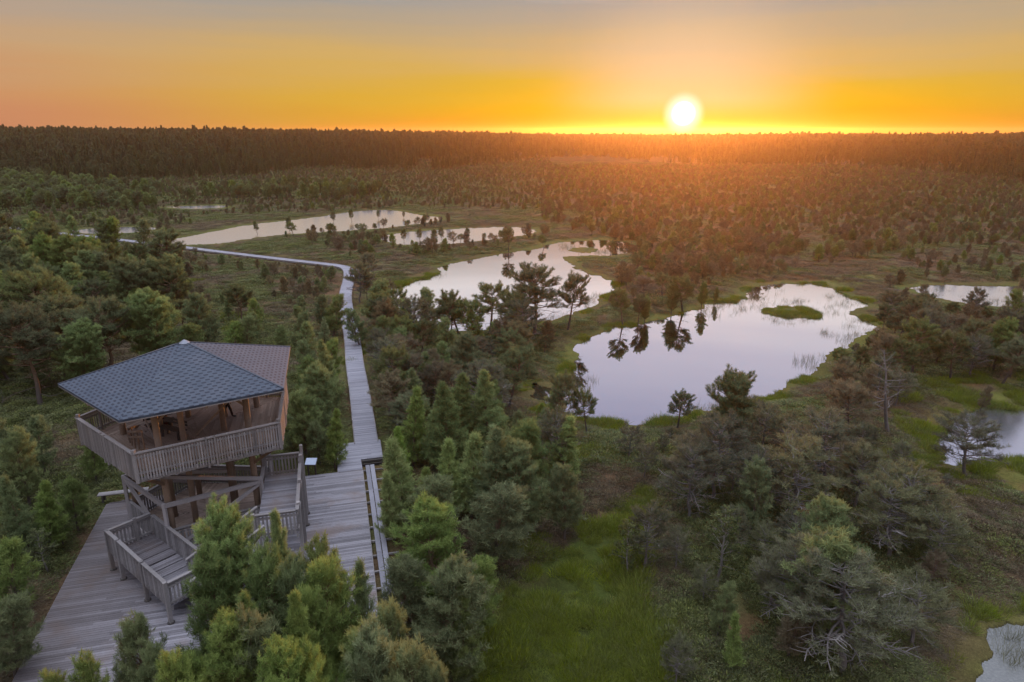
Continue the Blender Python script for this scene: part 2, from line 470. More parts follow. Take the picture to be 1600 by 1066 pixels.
def far_rise(x, y):
    r = np.hypot(x, y); a = np.arctan2(x, y)
    side = sstep(-a, -.30, .62)                              # higher to the left
    return sstep(r, 380, 740) * (6.0 + 4.5 * side) - sstep(r, 860, 1400) * (4. + 4.0 * side)


def near_deck(x, y):
    m = np.full(x.shape, 9.)
    k = (x > -130) & (x < 0) & (y > 14) & (y < 190)
    if k.any():
        xs, ys = x[k], y[k]; dm = np.full(xs.shape, 81.)
        for a, b in WALK_PTS: dm = np.minimum(dm, (xs - a) ** 2 + (ys - b) ** 2)
        dm = np.sqrt(dm) - .8
        j = (ys < 46) & (xs > -28)
        if j.any():
            for poly in (D1, D2): dm[j] = np.minimum(dm[j], polydist(xs[j], ys[j], poly))
            dm[j] = np.minimum(dm[j], polydist(xs[j], ys[j], [(-9.9, 39.4), (-8.0, 39.9), (-3.9, 23.4), (-5.9, 23.2)]))
        m[k] = dm
    return m


def ground_z(x, y, d=None):
    x = np.asarray(x, float); y = np.asarray(y, float)
    if d is None: d = pond_field(x, y)
    r = np.hypot(x, y)
    hum = vnoise(x, y, 1.3, 21) * .5 + vnoise(x, y, .6, 22) * .25 + vnoise(x, y, 4.2, 23) * .5
    amp = .42 * (1 - .75 * sstep(-polydist(x, y, MEADOW), -1, 1)) if x.size < 4e6 else .42
    rr_ = np.hypot(x, y); amp = amp * (1 - .75 * sstep(rr_, 70, 200))
    z = .05 + .03 * (1 - .7 * sstep(rr_, 70, 200)) * np.clip(d, 0, 3) + hum * amp * sstep(d, .3, 6)
    z = z * (.25 + .75 * sstep(near_deck(x, y), .2, 2.2))
    z = np.where(d < 0, -.5 * sstep(-d, -.15, 1.2), z)
    return z + far_rise(x, y)


def build_ground():
    az = np.concatenate([np.radians(np.linspace(-180, -62, 40, endpoint=False)), np.radians(np.linspace(-62, -44, 60, endpoint=False)),
                         np.radians(np.linspace(-44, 44, 820)), np.radians(np.linspace(44.3, 62, 60)), np.radians(np.linspace(64, 177, 39))])
    r = [4.]
    while r[-1] < 3000:
        q = r[-1]; r.append(q + (max(.16, q * .0052) if q < 260 else q * .02))
    r = np.array(r); R, A = np.meshgrid(r, az, indexing='ij')
    x = (R * np.sin(A)).ravel(); y = (R * np.cos(A)).ravel()
    d = pond_field(x, y); z = ground_z(x, y, d)
    nr, na = R.shape
    V = np.stack([x, y, z], 1); V = np.vstack([V, [[0, 0, .2]]])
    i = np.arange(nr - 1)[:, None] * na; j = np.arange(na)[None, :]; j2 = (j + 1) % na
    Q = np.stack([(i + j), (i + j2), (i + na + j2), (i + na + j)], -1).reshape(-1, 4)[:, ::-1]
    me = bpy.data.meshes.new('bog_ground')
    cen = len(V) - 1; Tr = np.stack([np.full(na, cen), (np.arange(na) + 1) % na, np.arange(na)], 1)
    me.vertices.add(len(V)); me.vertices.foreach_set('co', V.astype(np.float32).ravel())
    loops = np.concatenate([Q.ravel(), Tr.ravel()]).astype(np.int32)
    me.loops.add(len(loops)); me.loops.foreach_set('vertex_index', loops)
    ls = np.concatenate([np.arange(len(Q)) * 4, len(Q) * 4 + np.arange(na) * 3]).astype(np.int32)
    me.polygons.add(len(ls)); me.polygons.foreach_set('loop_start', ls); me.update(calc_edges=True)
    me.polygons.foreach_set('use_smooth', np.ones(len(ls), bool))
    # real ground cover colours
    rr = np.hypot(x, y)
    n1 = vnoise(x, y, 7, 31); n2 = vnoise(x, y, 1.7, 32); n3 = vnoise(x, y, 22, 33); n4 = vnoise(x, y, .7, 34)
    brown = np.array([.15, .10, .06]); olive = np.array([.115, .120, .045]); pale = np.array([.20, .20, .085]); peat = np.array([.06, .042, .03])
    c_ = brown + (olive - brown) * sstep(n1 * .6 + n2 * .4, .35, .65)[:, None]
    c_ = c_ + (pale - c_) * (sstep(n2 * .5 + n3 * .5, .55, .8) * .55)[:, None]
    c_ = c_ + (peat - c_) * (sstep(n4 * .5 + n2 * .5, .58, .85) * .5)[:, None]
    rust = np.array([.20, .10, .05]); c_ = c_ + (rust - c_) * (sstep(vnoise(x, y, 6, 35) * .7 + vnoise(x, y, 1.5, 36) * .3, .48, .72) * (.35 + .65 * sstep(x, 6, 18)) * .85)[:, None]
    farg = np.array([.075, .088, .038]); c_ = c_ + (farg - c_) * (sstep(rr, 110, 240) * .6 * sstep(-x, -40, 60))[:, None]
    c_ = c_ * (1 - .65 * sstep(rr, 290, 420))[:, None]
    moss = np.array([.135, .14, .035]); wetm = np.array([.10, .115, .03])
    bank = 1 - sstep(d, .6, 2.8 + rr * .008)
    c_ = c_ + (moss * (.6 + .5 * n1[:, None]) - c_) * (bank * (.35 + .65 * n3))[:, None]
    wm = np.maximum(-polydist(x, y, MOSS1), -polydist(x, y, MOSS2)) + (n2 - .5) * 3 + (n1 - .5) * 2
    c_ = c_ + (moss * (.7 + .5 * n2[:, None]) - c_) * (sstep(wm, -1.5, 2.5) * (.25 + .75 * sstep(n1 * .4 + n2 * .6, .3, .6)) * .85)[:, None]
    me_d = -polydist(x, y, MEADOW) + (n2 - .5) * 1.6
    green = np.array([.052, .072, .014])
    c_ = c_ + (green * (.75 + .5 * n2[:, None]) - c_) * (sstep(me_d, -.8, 1.2) * .92)[:, None]
    sd = -polydist(x, y, SEDGE) + (n1 - .5) * 3
    c_ = c_ + (np.array([.17, .18, .05]) - c_) * (sstep(sd, -1, 2) * .8)[:, None]
    c_ = np.where((d < 0)[:, None], np.array([.03, .022, .014])[None], c_)
    c_ = np.vstack([c_, [[.08, .07, .04]]]); c_ = np.hstack([c_, np.ones((len(c_), 1))])
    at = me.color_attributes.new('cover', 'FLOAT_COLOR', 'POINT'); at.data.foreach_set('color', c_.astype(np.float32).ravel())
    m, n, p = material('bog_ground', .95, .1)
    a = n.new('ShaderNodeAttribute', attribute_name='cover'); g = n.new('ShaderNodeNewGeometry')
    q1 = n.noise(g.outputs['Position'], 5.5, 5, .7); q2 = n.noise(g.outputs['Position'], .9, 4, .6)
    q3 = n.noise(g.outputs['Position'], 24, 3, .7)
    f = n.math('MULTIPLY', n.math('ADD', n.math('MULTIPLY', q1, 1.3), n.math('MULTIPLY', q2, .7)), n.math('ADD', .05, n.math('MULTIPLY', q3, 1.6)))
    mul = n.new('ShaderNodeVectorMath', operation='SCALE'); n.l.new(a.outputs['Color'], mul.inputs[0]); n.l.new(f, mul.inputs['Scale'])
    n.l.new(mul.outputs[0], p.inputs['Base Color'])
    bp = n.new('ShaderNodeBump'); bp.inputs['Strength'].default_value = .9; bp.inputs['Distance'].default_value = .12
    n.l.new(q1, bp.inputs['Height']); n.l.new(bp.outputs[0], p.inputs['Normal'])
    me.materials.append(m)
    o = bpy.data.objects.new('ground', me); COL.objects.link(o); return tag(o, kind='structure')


build_ground()


def water_mat(name, murky=False, rough=.02):
    m, n, p = material(name, .05, .5); m.node_tree.nodes.remove(p)
    g = n.new('ShaderNodeNewGeometry')
    mp = n.new('ShaderNodeMapping'); n.l.new(g.outputs['Position'], mp.inputs[0]); mp.inputs['Scale'].default_value = (1, .45, 1)
    q = n.noise(mp.outputs[0], 1.8, 3, .5); big = n.noise(g.outputs['Position'], .06, 2)
    bp = n.new('ShaderNodeBump'); n.l.new(q, bp.inputs['Height']); bp.inputs['Distance'].default_value = .02
    n.l.new(n.maprange(big, .45, .68, .012, .16), bp.inputs['Strength'])
    gl = n.new('ShaderNodeBsdfGlossy'); gl.inputs['Roughness'].default_value = rough; gl.inputs['Color'].default_value = (.84, .87, .93, 1)
    n.l.new(bp.outputs[0], gl.inputs['Normal'])
    df = n.new('ShaderNodeBsdfDiffuse'); df.inputs['Color'].default_value = (.02, .016, .014, 1)
    fr = n.new('ShaderNodeFresnel'); fr.inputs[0].default_value = 1.33
    mx = n.new('ShaderNodeMixShader'); n.l.new(n.maprange(fr.outputs[0], .02, .35, .72, .96, smooth=False), mx.inputs[0])
    if murky:
        gl.inputs['Roughness'].default_value = .25; gl.inputs['Color'].default_value = (.5, .52, .52, 1)
        sp = n.noise(g.outputs['Position'], 9, 6, .7)
        n.l.new(n.mix(n.maprange(sp, .35, .7), (.11, .115, .11, 1), (.19, .195, .18, 1)), df.inputs['Color']); mx.inputs[0].default_value = .3
        for l in list(mx.inputs[0].links): m.node_tree.links.remove(l)
        mx.inputs[0].default_value = .3
    n.l.new(df.outputs[0], mx.inputs[1]); n.l.new(gl.outputs[0], mx.inputs[2]); n.l.new(mx.outputs[0], n.n['Material Output'].inputs[0])
    return m


WAT = water_mat('still_water'); RIP = water_mat('rippled_water', False, .20); MUD = water_mat('algae_water', True)
for k, ((nm, _), poly) in enumerate(zip(PONDS, POND_W)):
    area = sum(poly[i][0] * poly[i - 1][1] - poly[i - 1][0] * poly[i][1] for i in range(len(poly))); sg_ = 1 if area < 0 else -1
    out = []
    for i in range(len(poly)):
        a = Vector(poly[i - 1]); b = Vector(poly[(i + 1) % len(poly)]); d = (b - a).normalized(); out.append((poly[i][0] + sg_ * d.y * 1.3, poly[i][1] - sg_ * d.x * 1.3, .006 - .0015 * k))
    me = mesh_from('pond_water', out, [tuple(range(len(out)))], None, [MUD if 'algae' in nm else (WAT if nm in ('large pond', 'middle pond') else RIP)])
    o = bpy.data.objects.new('pond_water', me); COL.objects.link(o); tag(o, kind='structure')

if HAZE:
    hb = MB(); hb.prism([(-3100, -3100), (3100, -3100), (3100, 3100), (-3100, 3100)], -1.6, 31)
    hm = bpy.data.materials.new('haze'); hm.use_nodes = True; hn = NT(hm.node_tree); hn.n.clear()
    pv = hn.new('ShaderNodeVolumePrincipled'); pv.inputs['Density'].default_value = HAZE_DENSITY
    pv.inputs['Color'].default_value = (.95, .66, .44, 1); pv.inputs['Anisotropy'].default_value = .80
    ho = hn.new('ShaderNodeOutputMaterial'); hn.l.new(pv.outputs[0], ho.inputs['Volume'])
    o = hb.build('haze', hm); tag(o, kind='stuff'); o['label'] = 'thin warm evening haze over the bog'


# ------------------------------------------------------------------ decks and boardwalk
def scan(poly, d, off):
    """intervals where the line through off*n along d crosses the polygon"""
    nx, ny = -d[1], d[0]; hits = []
    for i in range(len(poly)):
        a = poly[i]; b = poly[(i + 1) % len(poly)]
        fa = a[0] * nx + a[1] * ny - off; fb = b[0] * nx + b[1] * ny - off
        if (fa > 0) != (fb > 0):
            t = fa / (fa - fb); x = a[0] + (b[0] - a[0]) * t; y = a[1] + (b[1] - a[1]) * t
            hits.append(x * d[0] + y * d[1])
    hits.sort(); return list(zip(hits[::2], hits[1::2]))


def planks(mb, poly, angle, z, wd=.14, gap=.012, th=.04, maxlen=4.2, jit=.004):
    d = (math.cos(angle), math.sin(angle)); nx, ny = -d[1], d[0]
    offs = [p[0] * nx + p[1] * ny for p in poly]; o = min(offs) + wd / 2
    while o < max(offs):
        for a, b in scan(poly, d, o):
            t = a; first = True
            while t < b - .02:
                L = maxlen * (rnd.uniform(.35, 1) if first else 1); e = min(b, t + L); first = False
                if b - e < .4: e = b
                zz = z - th / 2 + rnd.uniform(-jit, jit)
                mb.bar((t * d[0] + o * nx, t * d[1] + o * ny, zz), ((e - .006) * d[0] + o * nx, (e - .006) * d[1] + o * ny, zz), wd - gap, th)
                t = e
        o += wd
    return mb


def skirt(mb, poly, z, drop=.22, th=.05, top=.0):
    for i in range(len(poly)):
        a = poly[i]; b = poly[(i + 1) % len(poly)]
        mb.bar((a[0], a[1], z - drop / 2 - .03 + top), (b[0], b[1], z - drop / 2 - .03 + top), th, drop)
    return mb


dk = empty('viewing_deck', (-14, 29, 0), 'broad weathered grey plank deck around the foot of the observation tower', 'deck')
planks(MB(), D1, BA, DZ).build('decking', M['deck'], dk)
skirt(MB(), D1, DZ).build('edge_board', M['rail'], dk)
ld = empty('boardwalk_landing', (-10, 40, 0), 'L-shaped plank landing where the boardwalk meets the wide deck', 'landing')
planks(MB(), D2, BA, DZ + .004).build('decking', M['walk'], ld)
skirt(MB(), D2[:-1], DZ + .004).build('edge_board', M['rail'], ld)
mb = MB()
mb.bar((-9.62, 39.42, .30), (-8.33, 39.77, .30), .10, .14); mb.bar((-9.62, 39.15, .10), (-8.28, 39.5, .10), .10, .34)
mb.build('step_beam', M['darkwood'], ld)

bw = empty('boardwalk', (-14, 60, 0), 'long narrow plank boardwalk winding from the tower deck past the ponds', 'boardwalk')
pp = resample(path, .15); mb = MB()
for i in range(1, len(pp) - 1):
    t = (pp[i + 1] - pp[i - 1]).normalized(); nn = Vector((-t.y, t.x, 0)); c0 = pp[i]; hw = .74 + rnd.uniform(-.008, .008)
    z = DZ + .006 + rnd.uniform(-.004, .004) - .02
    mb.bar(c0 - nn * hw + Vector((0, 0, z)), c0 + nn * hw + Vector((0, 0, z)), .138, .04)
mb.build('decking', M['walk'], bw)
p2 = resample(path, .8)
for sgn in (-1, 1):
    mb = MB()
    for a, b in zip(p2[:-1], p2[1:]):
        t = (b - a).normalized(); nn = Vector((-t.y, t.x, 0)) * sgn * .77
        mb.bar(a + nn + Vector((0, 0, DZ - .07)), b + nn + Vector((0, 0, DZ - .07)), .06, .24, tone=.9 * rnd.random())
    mb.build('edge_board', M['rail'], bw)
# small side jetty beside the two walkers
jx, jy = ground(565, 431, .4)
jd = empty('side_jetty', (jx, jy, 0), 'small pale plank jetty beside the two walkers on the boardwalk', 'jetty')
planks(MB(), [(jx - .9, jy - .8), (jx + 1.5, jy - .8), (jx + 1.5, jy + .7), (jx - .9, jy + .7)], 0, DZ - .01).build('decking', M['walk'], jd)
for dx in (-.7, 1.3):
    for dy in (-.6, .5): MB().post(jx + dx, jy + dy, -.2, DZ - .06, .1).build('leg', M['rail'], jd)

# two-plank duckboard on bearers
db = empty('duckboard_path', (-7, 30, 0), 'narrow two-plank duckboard on cross bearers along the right side of the deck', 'duckboard')
a0 = Vector((-9.0, 39.0, .30)); a1 = Vector((-4.9, 23.6, .30)); dr = (a1 - a0).normalized(); sd = Vector((-dr.y, dr.x, 0))
for s_ in (-1, 1):
    mb = MB(); t = 0; L = (a1 - a0).length
    while t < L:
        e = min(L, t + 3.2); mb.bar(a0 + dr * t + sd * s_ * .145, a0 + dr * (e - .01) + sd * s_ * .145, .25, .05); t = e
    mb.build('plank', M['walk'], db)
t = .55
while t < (a1 - a0).length:
    c0 = a0 + dr * t; MB().bar(c0 - sd * .85 - Vector((0, 0, .08)), c0 + sd * .80 - Vector((0, 0, .08)), .09, .09).build('bearer', M['rail'], db); t += 1.32


# ------------------------------------------------------------------ observation tower
TC = Vector((-16.29, 32.44, 0)); TH = math.radians(-93.15)


def pv_(R, k, z, off=0.):
    a = TH + math.radians(72 * k + off); return Vector((TC.x + R * math.cos(a), TC.y + R * math.sin(a), z))


tower = empty('observation_tower', TC, 'five-sided wooden observation tower with blue-grey shingled roof above two levels of decks', 'tower')


def railing(p0, p1, h, parent, slat=.105, gap=.075, posts=True, ext=.0, mat='rail', low=.12, drop=0.):
    """railing between two floor points; returns the panel, with its handrail as a child"""
    p0 = Vector(p0); p1 = Vector(p1); d = (p1 - p0); L = d.length; d.normalize(); mb = MB(); up = Vector((0, 0, 1))
    nrm_ = d.cross(up)
    for z in (low, h - .22): mb.bar(p0 + up * z, p1 + up * z, .045, .10)
    n = int(L / (slat + gap)); st = L / n
    for i in range(n):
        c0 = p0 + d * (st * (i + .5)) + nrm_ * .045; l = rnd.uniform(-.02, .02)
        mb.bar(c0 + up * (-drop + l), c0 + up * (h - .10), slat, .022, up=nrm_)
    o = mb.build('railing', M[mat], parent)
    hb_ = MB(); hb_.bar(p0 - d * ext + up * h, p1 + d * ext + up * h, .16, .05)
    hb_.bar(p0 + up * (h - .075) - nrm_ * .03, p1 + up * (h - .075) - nrm_ * .03, .04, .09)
    r = hb_.build('handrail', M[mat], o)
    return o


# roof
RZ, RA, RR = 8.82, 10.5, 5.86
me_v = [pv_(RR, k, RZ) - TC for k in range(5)]; ap = Vector((0, 0, RA))
rf = MB(); V = [v for v in me_v] + [ap] + [v - Vector((0, 0, .10)) for v in me_v] + [ap - Vector((0, 0, .16))]
F = [(k, (k + 1) % 5, 5) for k in range(5)] + [(6 + (k + 1) % 5, 6 + k, 11) for k in range(5)] + [(k, 6 + k, 6 + (k + 1) % 5, (k + 1) % 5) for k in range(5)]
rm = mesh_from('roof', V, F, None, [M['shingle'], M['log']], False, [0] * 5 + [1] * 5 + [0] * 5)
uvl = rm.uv_layers.new(name='UVMap')
for pi in range(5):
    pl = rm.polygons[pi]; a = V[pi]; b = V[(pi + 1) % 5]; e = (b - a).normalized(); m_ = (a + b) / 2; sl_ = (ap - m_).normalized()
    for li in pl.loop_indices:
        v = V[rm.loops[li].vertex_index]; uvl.data[li].uv = ((v - m_).dot(e) + 20, (v - m_).dot(sl_) + 3 + pi)
roof = bpy.data.objects.new('roof', rm); COL.objects.link(roof); roof.parent = tower
mb = MB()
for k in (1, 2, 3, 4):
    a = pv_(RR, k, RZ + .012); mb.bar(a, Vector((TC.x, TC.y, RA + .012)), .09, .014, tone=.4)
hc = plain('hip_shingle', (.045, .06, .085), .5)
mb.build('hip_cap', hc, roof)
mb = MB(); mb.tube([(TC.x, TC.y, RA - .06), (TC.x, TC.y, RA + .03), (TC.x, TC.y, RA + .10)], [.26, .14, .03], 10); mb.build('ridge_cap', M['rust'], roof)
mb = MB()
for k in range(5):
    mb.bar(pv_(RR - .03, k, RZ - .08), pv_(RR - .03, k + 1, RZ - .08), .035, .15)
mb.build('fascia', M['rail'], roof)
for k in range(5):                                  # hip rafters and one mid rafter per side
    MB().bar(pv_(RR - .15, k, RZ - .20), Vector((TC.x, TC.y, RA - .32)), .10, .16).build('rafter', M['log'], roof)
    MB().bar((pv_(RR, k, RZ - .20) + pv_(RR, k + 1, RZ - .20)) / 2, Vector((TC.x, TC.y, RA - .33)), .08, .14).build('rafter', M['log'], roof)

# main logs: five outer run from the ground to the roof, five inner ones
def log_post(R, k, z0, z1, r, off=0., name='column'):
    a = pv_(R, k, z0, off); b = pv_(R, k, z1, off)
    m = (a + b) / 2 + Vector((rnd.uniform(-.02, .02), rnd.uniform(-.02, .02), 0))
    return MB().tube([a, m, b], [r * 1.05, r, r * .95], 12).build(name, M['log'], tower, smooth=True)


for k in range(5):
    c_ = log_post(3.42, k, .95, RZ - .1, .155)
    a = pv_(3.42, k, 0)
    MB().tube([(a.x, a.y, -.2), (a.x, a.y, .78)], [.22, .20], 10).build('footing', M['darkwood'], tower)
    MB().prism([(a.x + .21 * math.cos(q), a.y + .21 * math.sin(q)) for q in np.radians([45, 135, 225, 315])], .78, .955).build('post_shoe', M['steel'], tower)
    log_post(1.65, k, .3, 9.3, .14, 6)
    # ring beams, upper plate
    MB().bar(pv_(3.42, k, RZ - .28), pv_(3.42, k + 1, RZ - .28), .14, .18).build('ring_beam', M['log'], tower)
    MB().bar(pv_(3.80, k, 3.5), pv_(3.80, k + 1, 3.5), .15, .19).build('ring_beam', M['beam'], tower)
    MB().bar(pv_(3.78, k, .82), pv_(3.78, k + 1, .82), .14, .22).build('ring_beam', M['beam'], tower)
    MB().bar(pv_(5.25, k, 5.66), pv_(5.25, k + 1, 5.66), .10, .20).build('ring_beam', M['rail'], tower)
    MB().bar(pv_(3.62, k, 5.62), pv_(3.62, k + 1, 5.62), .14, .22).build('ring_beam', M['beam'], tower)
    MB().bar(pv_(3.80, k, .75), pv_(3.80, k, 3.62), .15, .15, up=(math.cos(TH + math.radians(72 * k)), math.sin(TH + math.radians(72 * k)), 0)).build('rail_post', M['beam'], tower)
    # diagonal braces in the lower storey, knee braces under the roof and under the platform
    if k == 0: MB().bar(pv_(3.72, 0, 1.0), pv_(3.74, 1, 3.4), .14, .15).build('brace', M['beam'], tower)
    if k == 4: MB().bar(pv_(3.72, 5, 1.0), pv_(3.74, 4, 3.4), .14, .15).build('brace', M['beam'], tower)
    if k in (1, 3): MB().bar(pv_(3.72, k, 1.0), pv_(3.72, k + 1, 3.4), .12, .15).build('brace', M['beam'], tower)
    for s_ in (-1, 1):
        c0 = pv_(3.42, k, 7.55); c1 = pv_(3.42, k, 8.5).lerp(pv_(3.42, k + s_, 8.5), .24)
        MB().bar(c0, c1, .09, .11).build('brace', M['log'], tower)
    MB().bar(pv_(3.5, k, 4.5), pv_(5.0, k, 5.58), .13, .14).build('brace', M['log'], tower)
MB().bar(pv_(3.86, 1, 3.66), pv_(3.62, 0, 4.95), .13, .17).build('ring_beam', M['beam'], tower)
MB().bar(pv_(3.6, 4, 3.68), pv_(1.75, 1, 3.62, 6), .13, .17).build('ring_beam', M['beam'], tower)
MB().bar(pv_(3.42, 0, 8.4).lerp(pv_(3.42, 4, 8.4), .45), pv_(3.3, 0, 5.95), .06, .08).build('brace', M['beam'], tower)
MB().bar(pv_(3.42, 1, 8.3).lerp(pv_(3.42, 0, 8.3), .10), pv_(1.6, 0, 5.95, 20), .06, .09).build('brace', M['log'], tower)

# upper platform: boards laid parallel to each of the five edges, five wedges
PZ = 5.9
mb = MB()
for k in range(5):
    wedge = [tuple(pv_(5.30, k, 0)[:2]), tuple(pv_(5.30, k + 1, 0)[:2]), (TC.x, TC.y)]
    e = pv_(1, k + 1, 0) - pv_(1, k, 0); ang_ = math.atan2(e.y, e.x) + (math.pi / 2 if k in (0, 2) else 0)
    planks(mb, wedge, ang_, PZ, .145, .014, .045, 3.6, .002)
mb.build('platform_floor', M['floor'], tower)
mb = MB()
for k in range(5):
    for f in np.linspace(.06, .94, 9):
        a = pv_(5.42, k, 5.74).lerp(pv_(5.42, k + 1, 5.74), f); b = pv_(2.2, k, 5.74).lerp(pv_(2.2, k + 1, 5.74), f); mb.bar(a, b, .07, .18)
mb.build('joists', M['rail'], tower)
for k in range(5):
    railing(pv_(5.34, k, PZ), pv_(5.34, k + 1, PZ), 1.1, tower, .062, .058, ext=.06, drop=.22)
    a = pv_(5.30, k, 0); MB().post(a.x, a.y, PZ - .35, PZ + 1.26, .15, TH + math.radians(72 * k)).build('rail_post', M['rail'], tower)
    for f_ in (.47, .53):
        m_ = pv_(5.40, k, 0).lerp(pv_(5.40, k + 1, 0), f_); MB().post(m_.x, m_.y, PZ - .38, PZ + 1.16, .08, TH + math.radians(72 * k + 36)).build('rail_post', M['rail'], tower)
    for f_ in (.18, .82):
        m_ = pv_(5.28, k, 0).lerp(pv_(5.28, k + 1, 0), f_); MB().post(m_.x, m_.y, PZ - .35, PZ + 1.05, .10, TH + math.radians(72 * k + 36)).build('rail_post', M['rail'], tower)

# lower deck of the tower
LZ = 1.0
mb = MB()
for k in range(5):
    wedge = [tuple(pv_(3.66, k, 0)[:2]), tuple(pv_(3.66, k + 1, 0)[:2]), (TC.x, TC.y)]
    e = pv_(1, k + 1, 0) - pv_(1, k, 0)
    planks(mb, wedge, math.atan2(e.y, e.x) + math.pi / 2, LZ, .145, .014, .045, 3.6, .002)
mb.build('lower_floor', M['floor'], tower)
for k in (0, 2, 3, 4):
    railing(pv_(3.70, k, LZ), pv_(3.70, k + 1, LZ), 1.1, tower, .10, .05, drop=.1)
# closed stairwell core that carries the flight to the upper platform
mb = MB()
for i in range(14):
    f = i / 14.; a = TH + math.radians(150 + 190 * f); z = 3.0 + (PZ - 3.0) * (i + 1) / 15.
    ca, sa = math.cos(a), math.sin(a)
    mb.bar((TC.x + 1.75 * ca, TC.y + 1.75 * sa, z), (TC.x + 3.05 * ca, TC.y + 3.05 * sa, z), .30, .05)
mb.build('stair_treads', M['floor'], tower)
mb = MB()
for i in range(28):
    f = i / 27.; a = TH + math.radians(150 + 190 * f); z = 3.0 + (PZ - 3.0) * f
    mb.bar((TC.x + 3.1 * math.cos(a), TC.y + 3.1 * math.sin(a), z), (TC.x + 3.1 * math.cos(a), TC.y + 3.1 * math.sin(a), z + 1.05), .05, .05)
for i in range(27):
    q = [TH + math.radians(150 + 190 * j / 27.) for j in (i, i + 1)]; zz = [3.0 + (PZ - 3.0) * j / 27. for j in (i, i + 1)]
    for h in (.1, 1.05, .78):
        mb.bar((TC.x + 3.1 * math.cos(q[0]), TC.y + 3.1 * math.sin(q[0]), zz[0] + h), (TC.x + 3.1 * math.cos(q[1]), TC.y + 3.1 * math.sin(q[1]), zz[1] + h), .05, .09)
mb.build('railing', M['log'], tower)


# galleries that climb round the tower
def gallery(V0, t, n, s0, s1, n0, n1, zf, ends, name_posts, foot, inner=True, steps=None, toph=1.12, mat='rail'):
    W_ = lambda s, nn, z: Vector((V0[0] + t[0] * s + n[0] * nn, V0[1] + t[1] * s + n[1] * nn, z))
    ang_ = math.atan2(n[1], n[0])
    mb = MB()
    segs = steps or [(s0, s1, zf)]
    for a, b, z in segs:
        planks(mb, [tuple(W_(a, n0, 0)[:2]), tuple(W_(b, n0, 0)[:2]), tuple(W_(b, n1, 0)[:2]), tuple(W_(a, n1, 0)[:2])], ang_, z, .145, .012, .045, 4, .002)
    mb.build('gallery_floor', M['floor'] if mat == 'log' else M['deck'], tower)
    mb = MB()
    for nn in (n0 + .06, n1 - .06): mb.bar(W_(s0, nn, segs[0][2] - .15), W_(s1, nn, segs[-1][2] - .15), .09, .2)
    mb.build('gallery_beam', M[mat], tower)
    for (s, nn, zt) in name_posts:
        q = W_(s, nn, 0); MB().post(q.x, q.y, foot, zt, .155, ang_).build('gallery_post', M['rail'], tower)
        MB().tube([(q.x, q.y, foot - .05), (q.x, q.y, foot + .05)], [.16, .15], 10).build('post_shoe', M['darkwood'], tower)
    for (a, b) in ends:
        railing(W_(a[0], a[1], a[2]), W_(b[0], b[1], b[2]), toph, tower, .085, .07, mat=mat, drop=.05)


tR = (.259, -.966); nR = (.966, .259); VR = (-12.84, 31.1)
gallery(VR, tR, nR, -1.55, 4.55, .12, 2.0, 3.0,
        [((-1.5, .15, 3.0), (-1.5, 1.95, 3.0)), ((-1.5, 2.02, 3.0), (4.5, 2.02, 3.0)), ((4.5, .12, 3.0), (4.5, 1.95, 3.0))],
        [(-.30, 2.06, 4.55), (-1.5, .12, 4.4), (1.9, 2.06, 4.3), (4.0, 2.06, 4.25), (4.5, .12, 4.2), (-1.5, 2.06, 4.55)], DZ, mat='rail')
tL = (.777, -.63); nL = (-.63, -.777); VL = (-16.49, 28.75)
gallery(VL, tL, nL, -1.65, 4.3, .12, 2.12, 1.25,
        [((-1.6, .15, 1.4), (-1.6, 2.12, 1.4)), ((-1.6, 2.15, 1.4), (-.46, 2.15, 1.4)), ((-.42, 2.13, 1.36), (2.0, 2.13, 1.26)), ((2.05, 2.13, 1.24), (4.25, 2.15, 1.24)),
         ((-1.4, .12, 1.36), (3.0, .12, 1.26)), ((4.28, .1, 1.24), (4.28, 2.1, 1.24))],
        [(-1.61, 2.17, 2.56), (-.46, 2.18, 2.56), (1.98, 2.16, 2.45), (4.27, 2.2, 2.44), (-1.6, .9, 2.6), (3.05, .12, 2.42)], DZ, mat='rail',
        steps=[(-1.65, -.35, 1.38), (-.35, .25, 1.36), (.25, .9, 1.33), (.9, 1.5, 1.30), (1.5, 2.1, 1.27), (2.1, 4.3, 1.24)])
# flight joining the two galleries
fa = Vector((-14.05, 25.35, 1.24)); fb = Vector((-11.25, 26.9, 3.0)); fd = Vector((fb.x - fa.x, fb.y - fa.y, 0)).normalized(); fn = Vector((-fd.y, fd.x, 0))
mb = MB()
for i in range(10):
    p = fa.lerp(fb, (i + .5) / 10.); mb.bar(p - fn * .8, p + fn * .8, .28, .05)
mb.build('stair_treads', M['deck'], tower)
for s_ in (-1, 1):
    MB().bar(fa + fn * s_ * .85 - Vector((0, 0, .1)), fb + fn * s_ * .85 - Vector((0, 0, .1)), .06, .28).build('stringer', M['rail'], tower)
    railing(fa + fn * s_ * .9, fb + fn * s_ * .9, 1.05, tower, .085, .07)


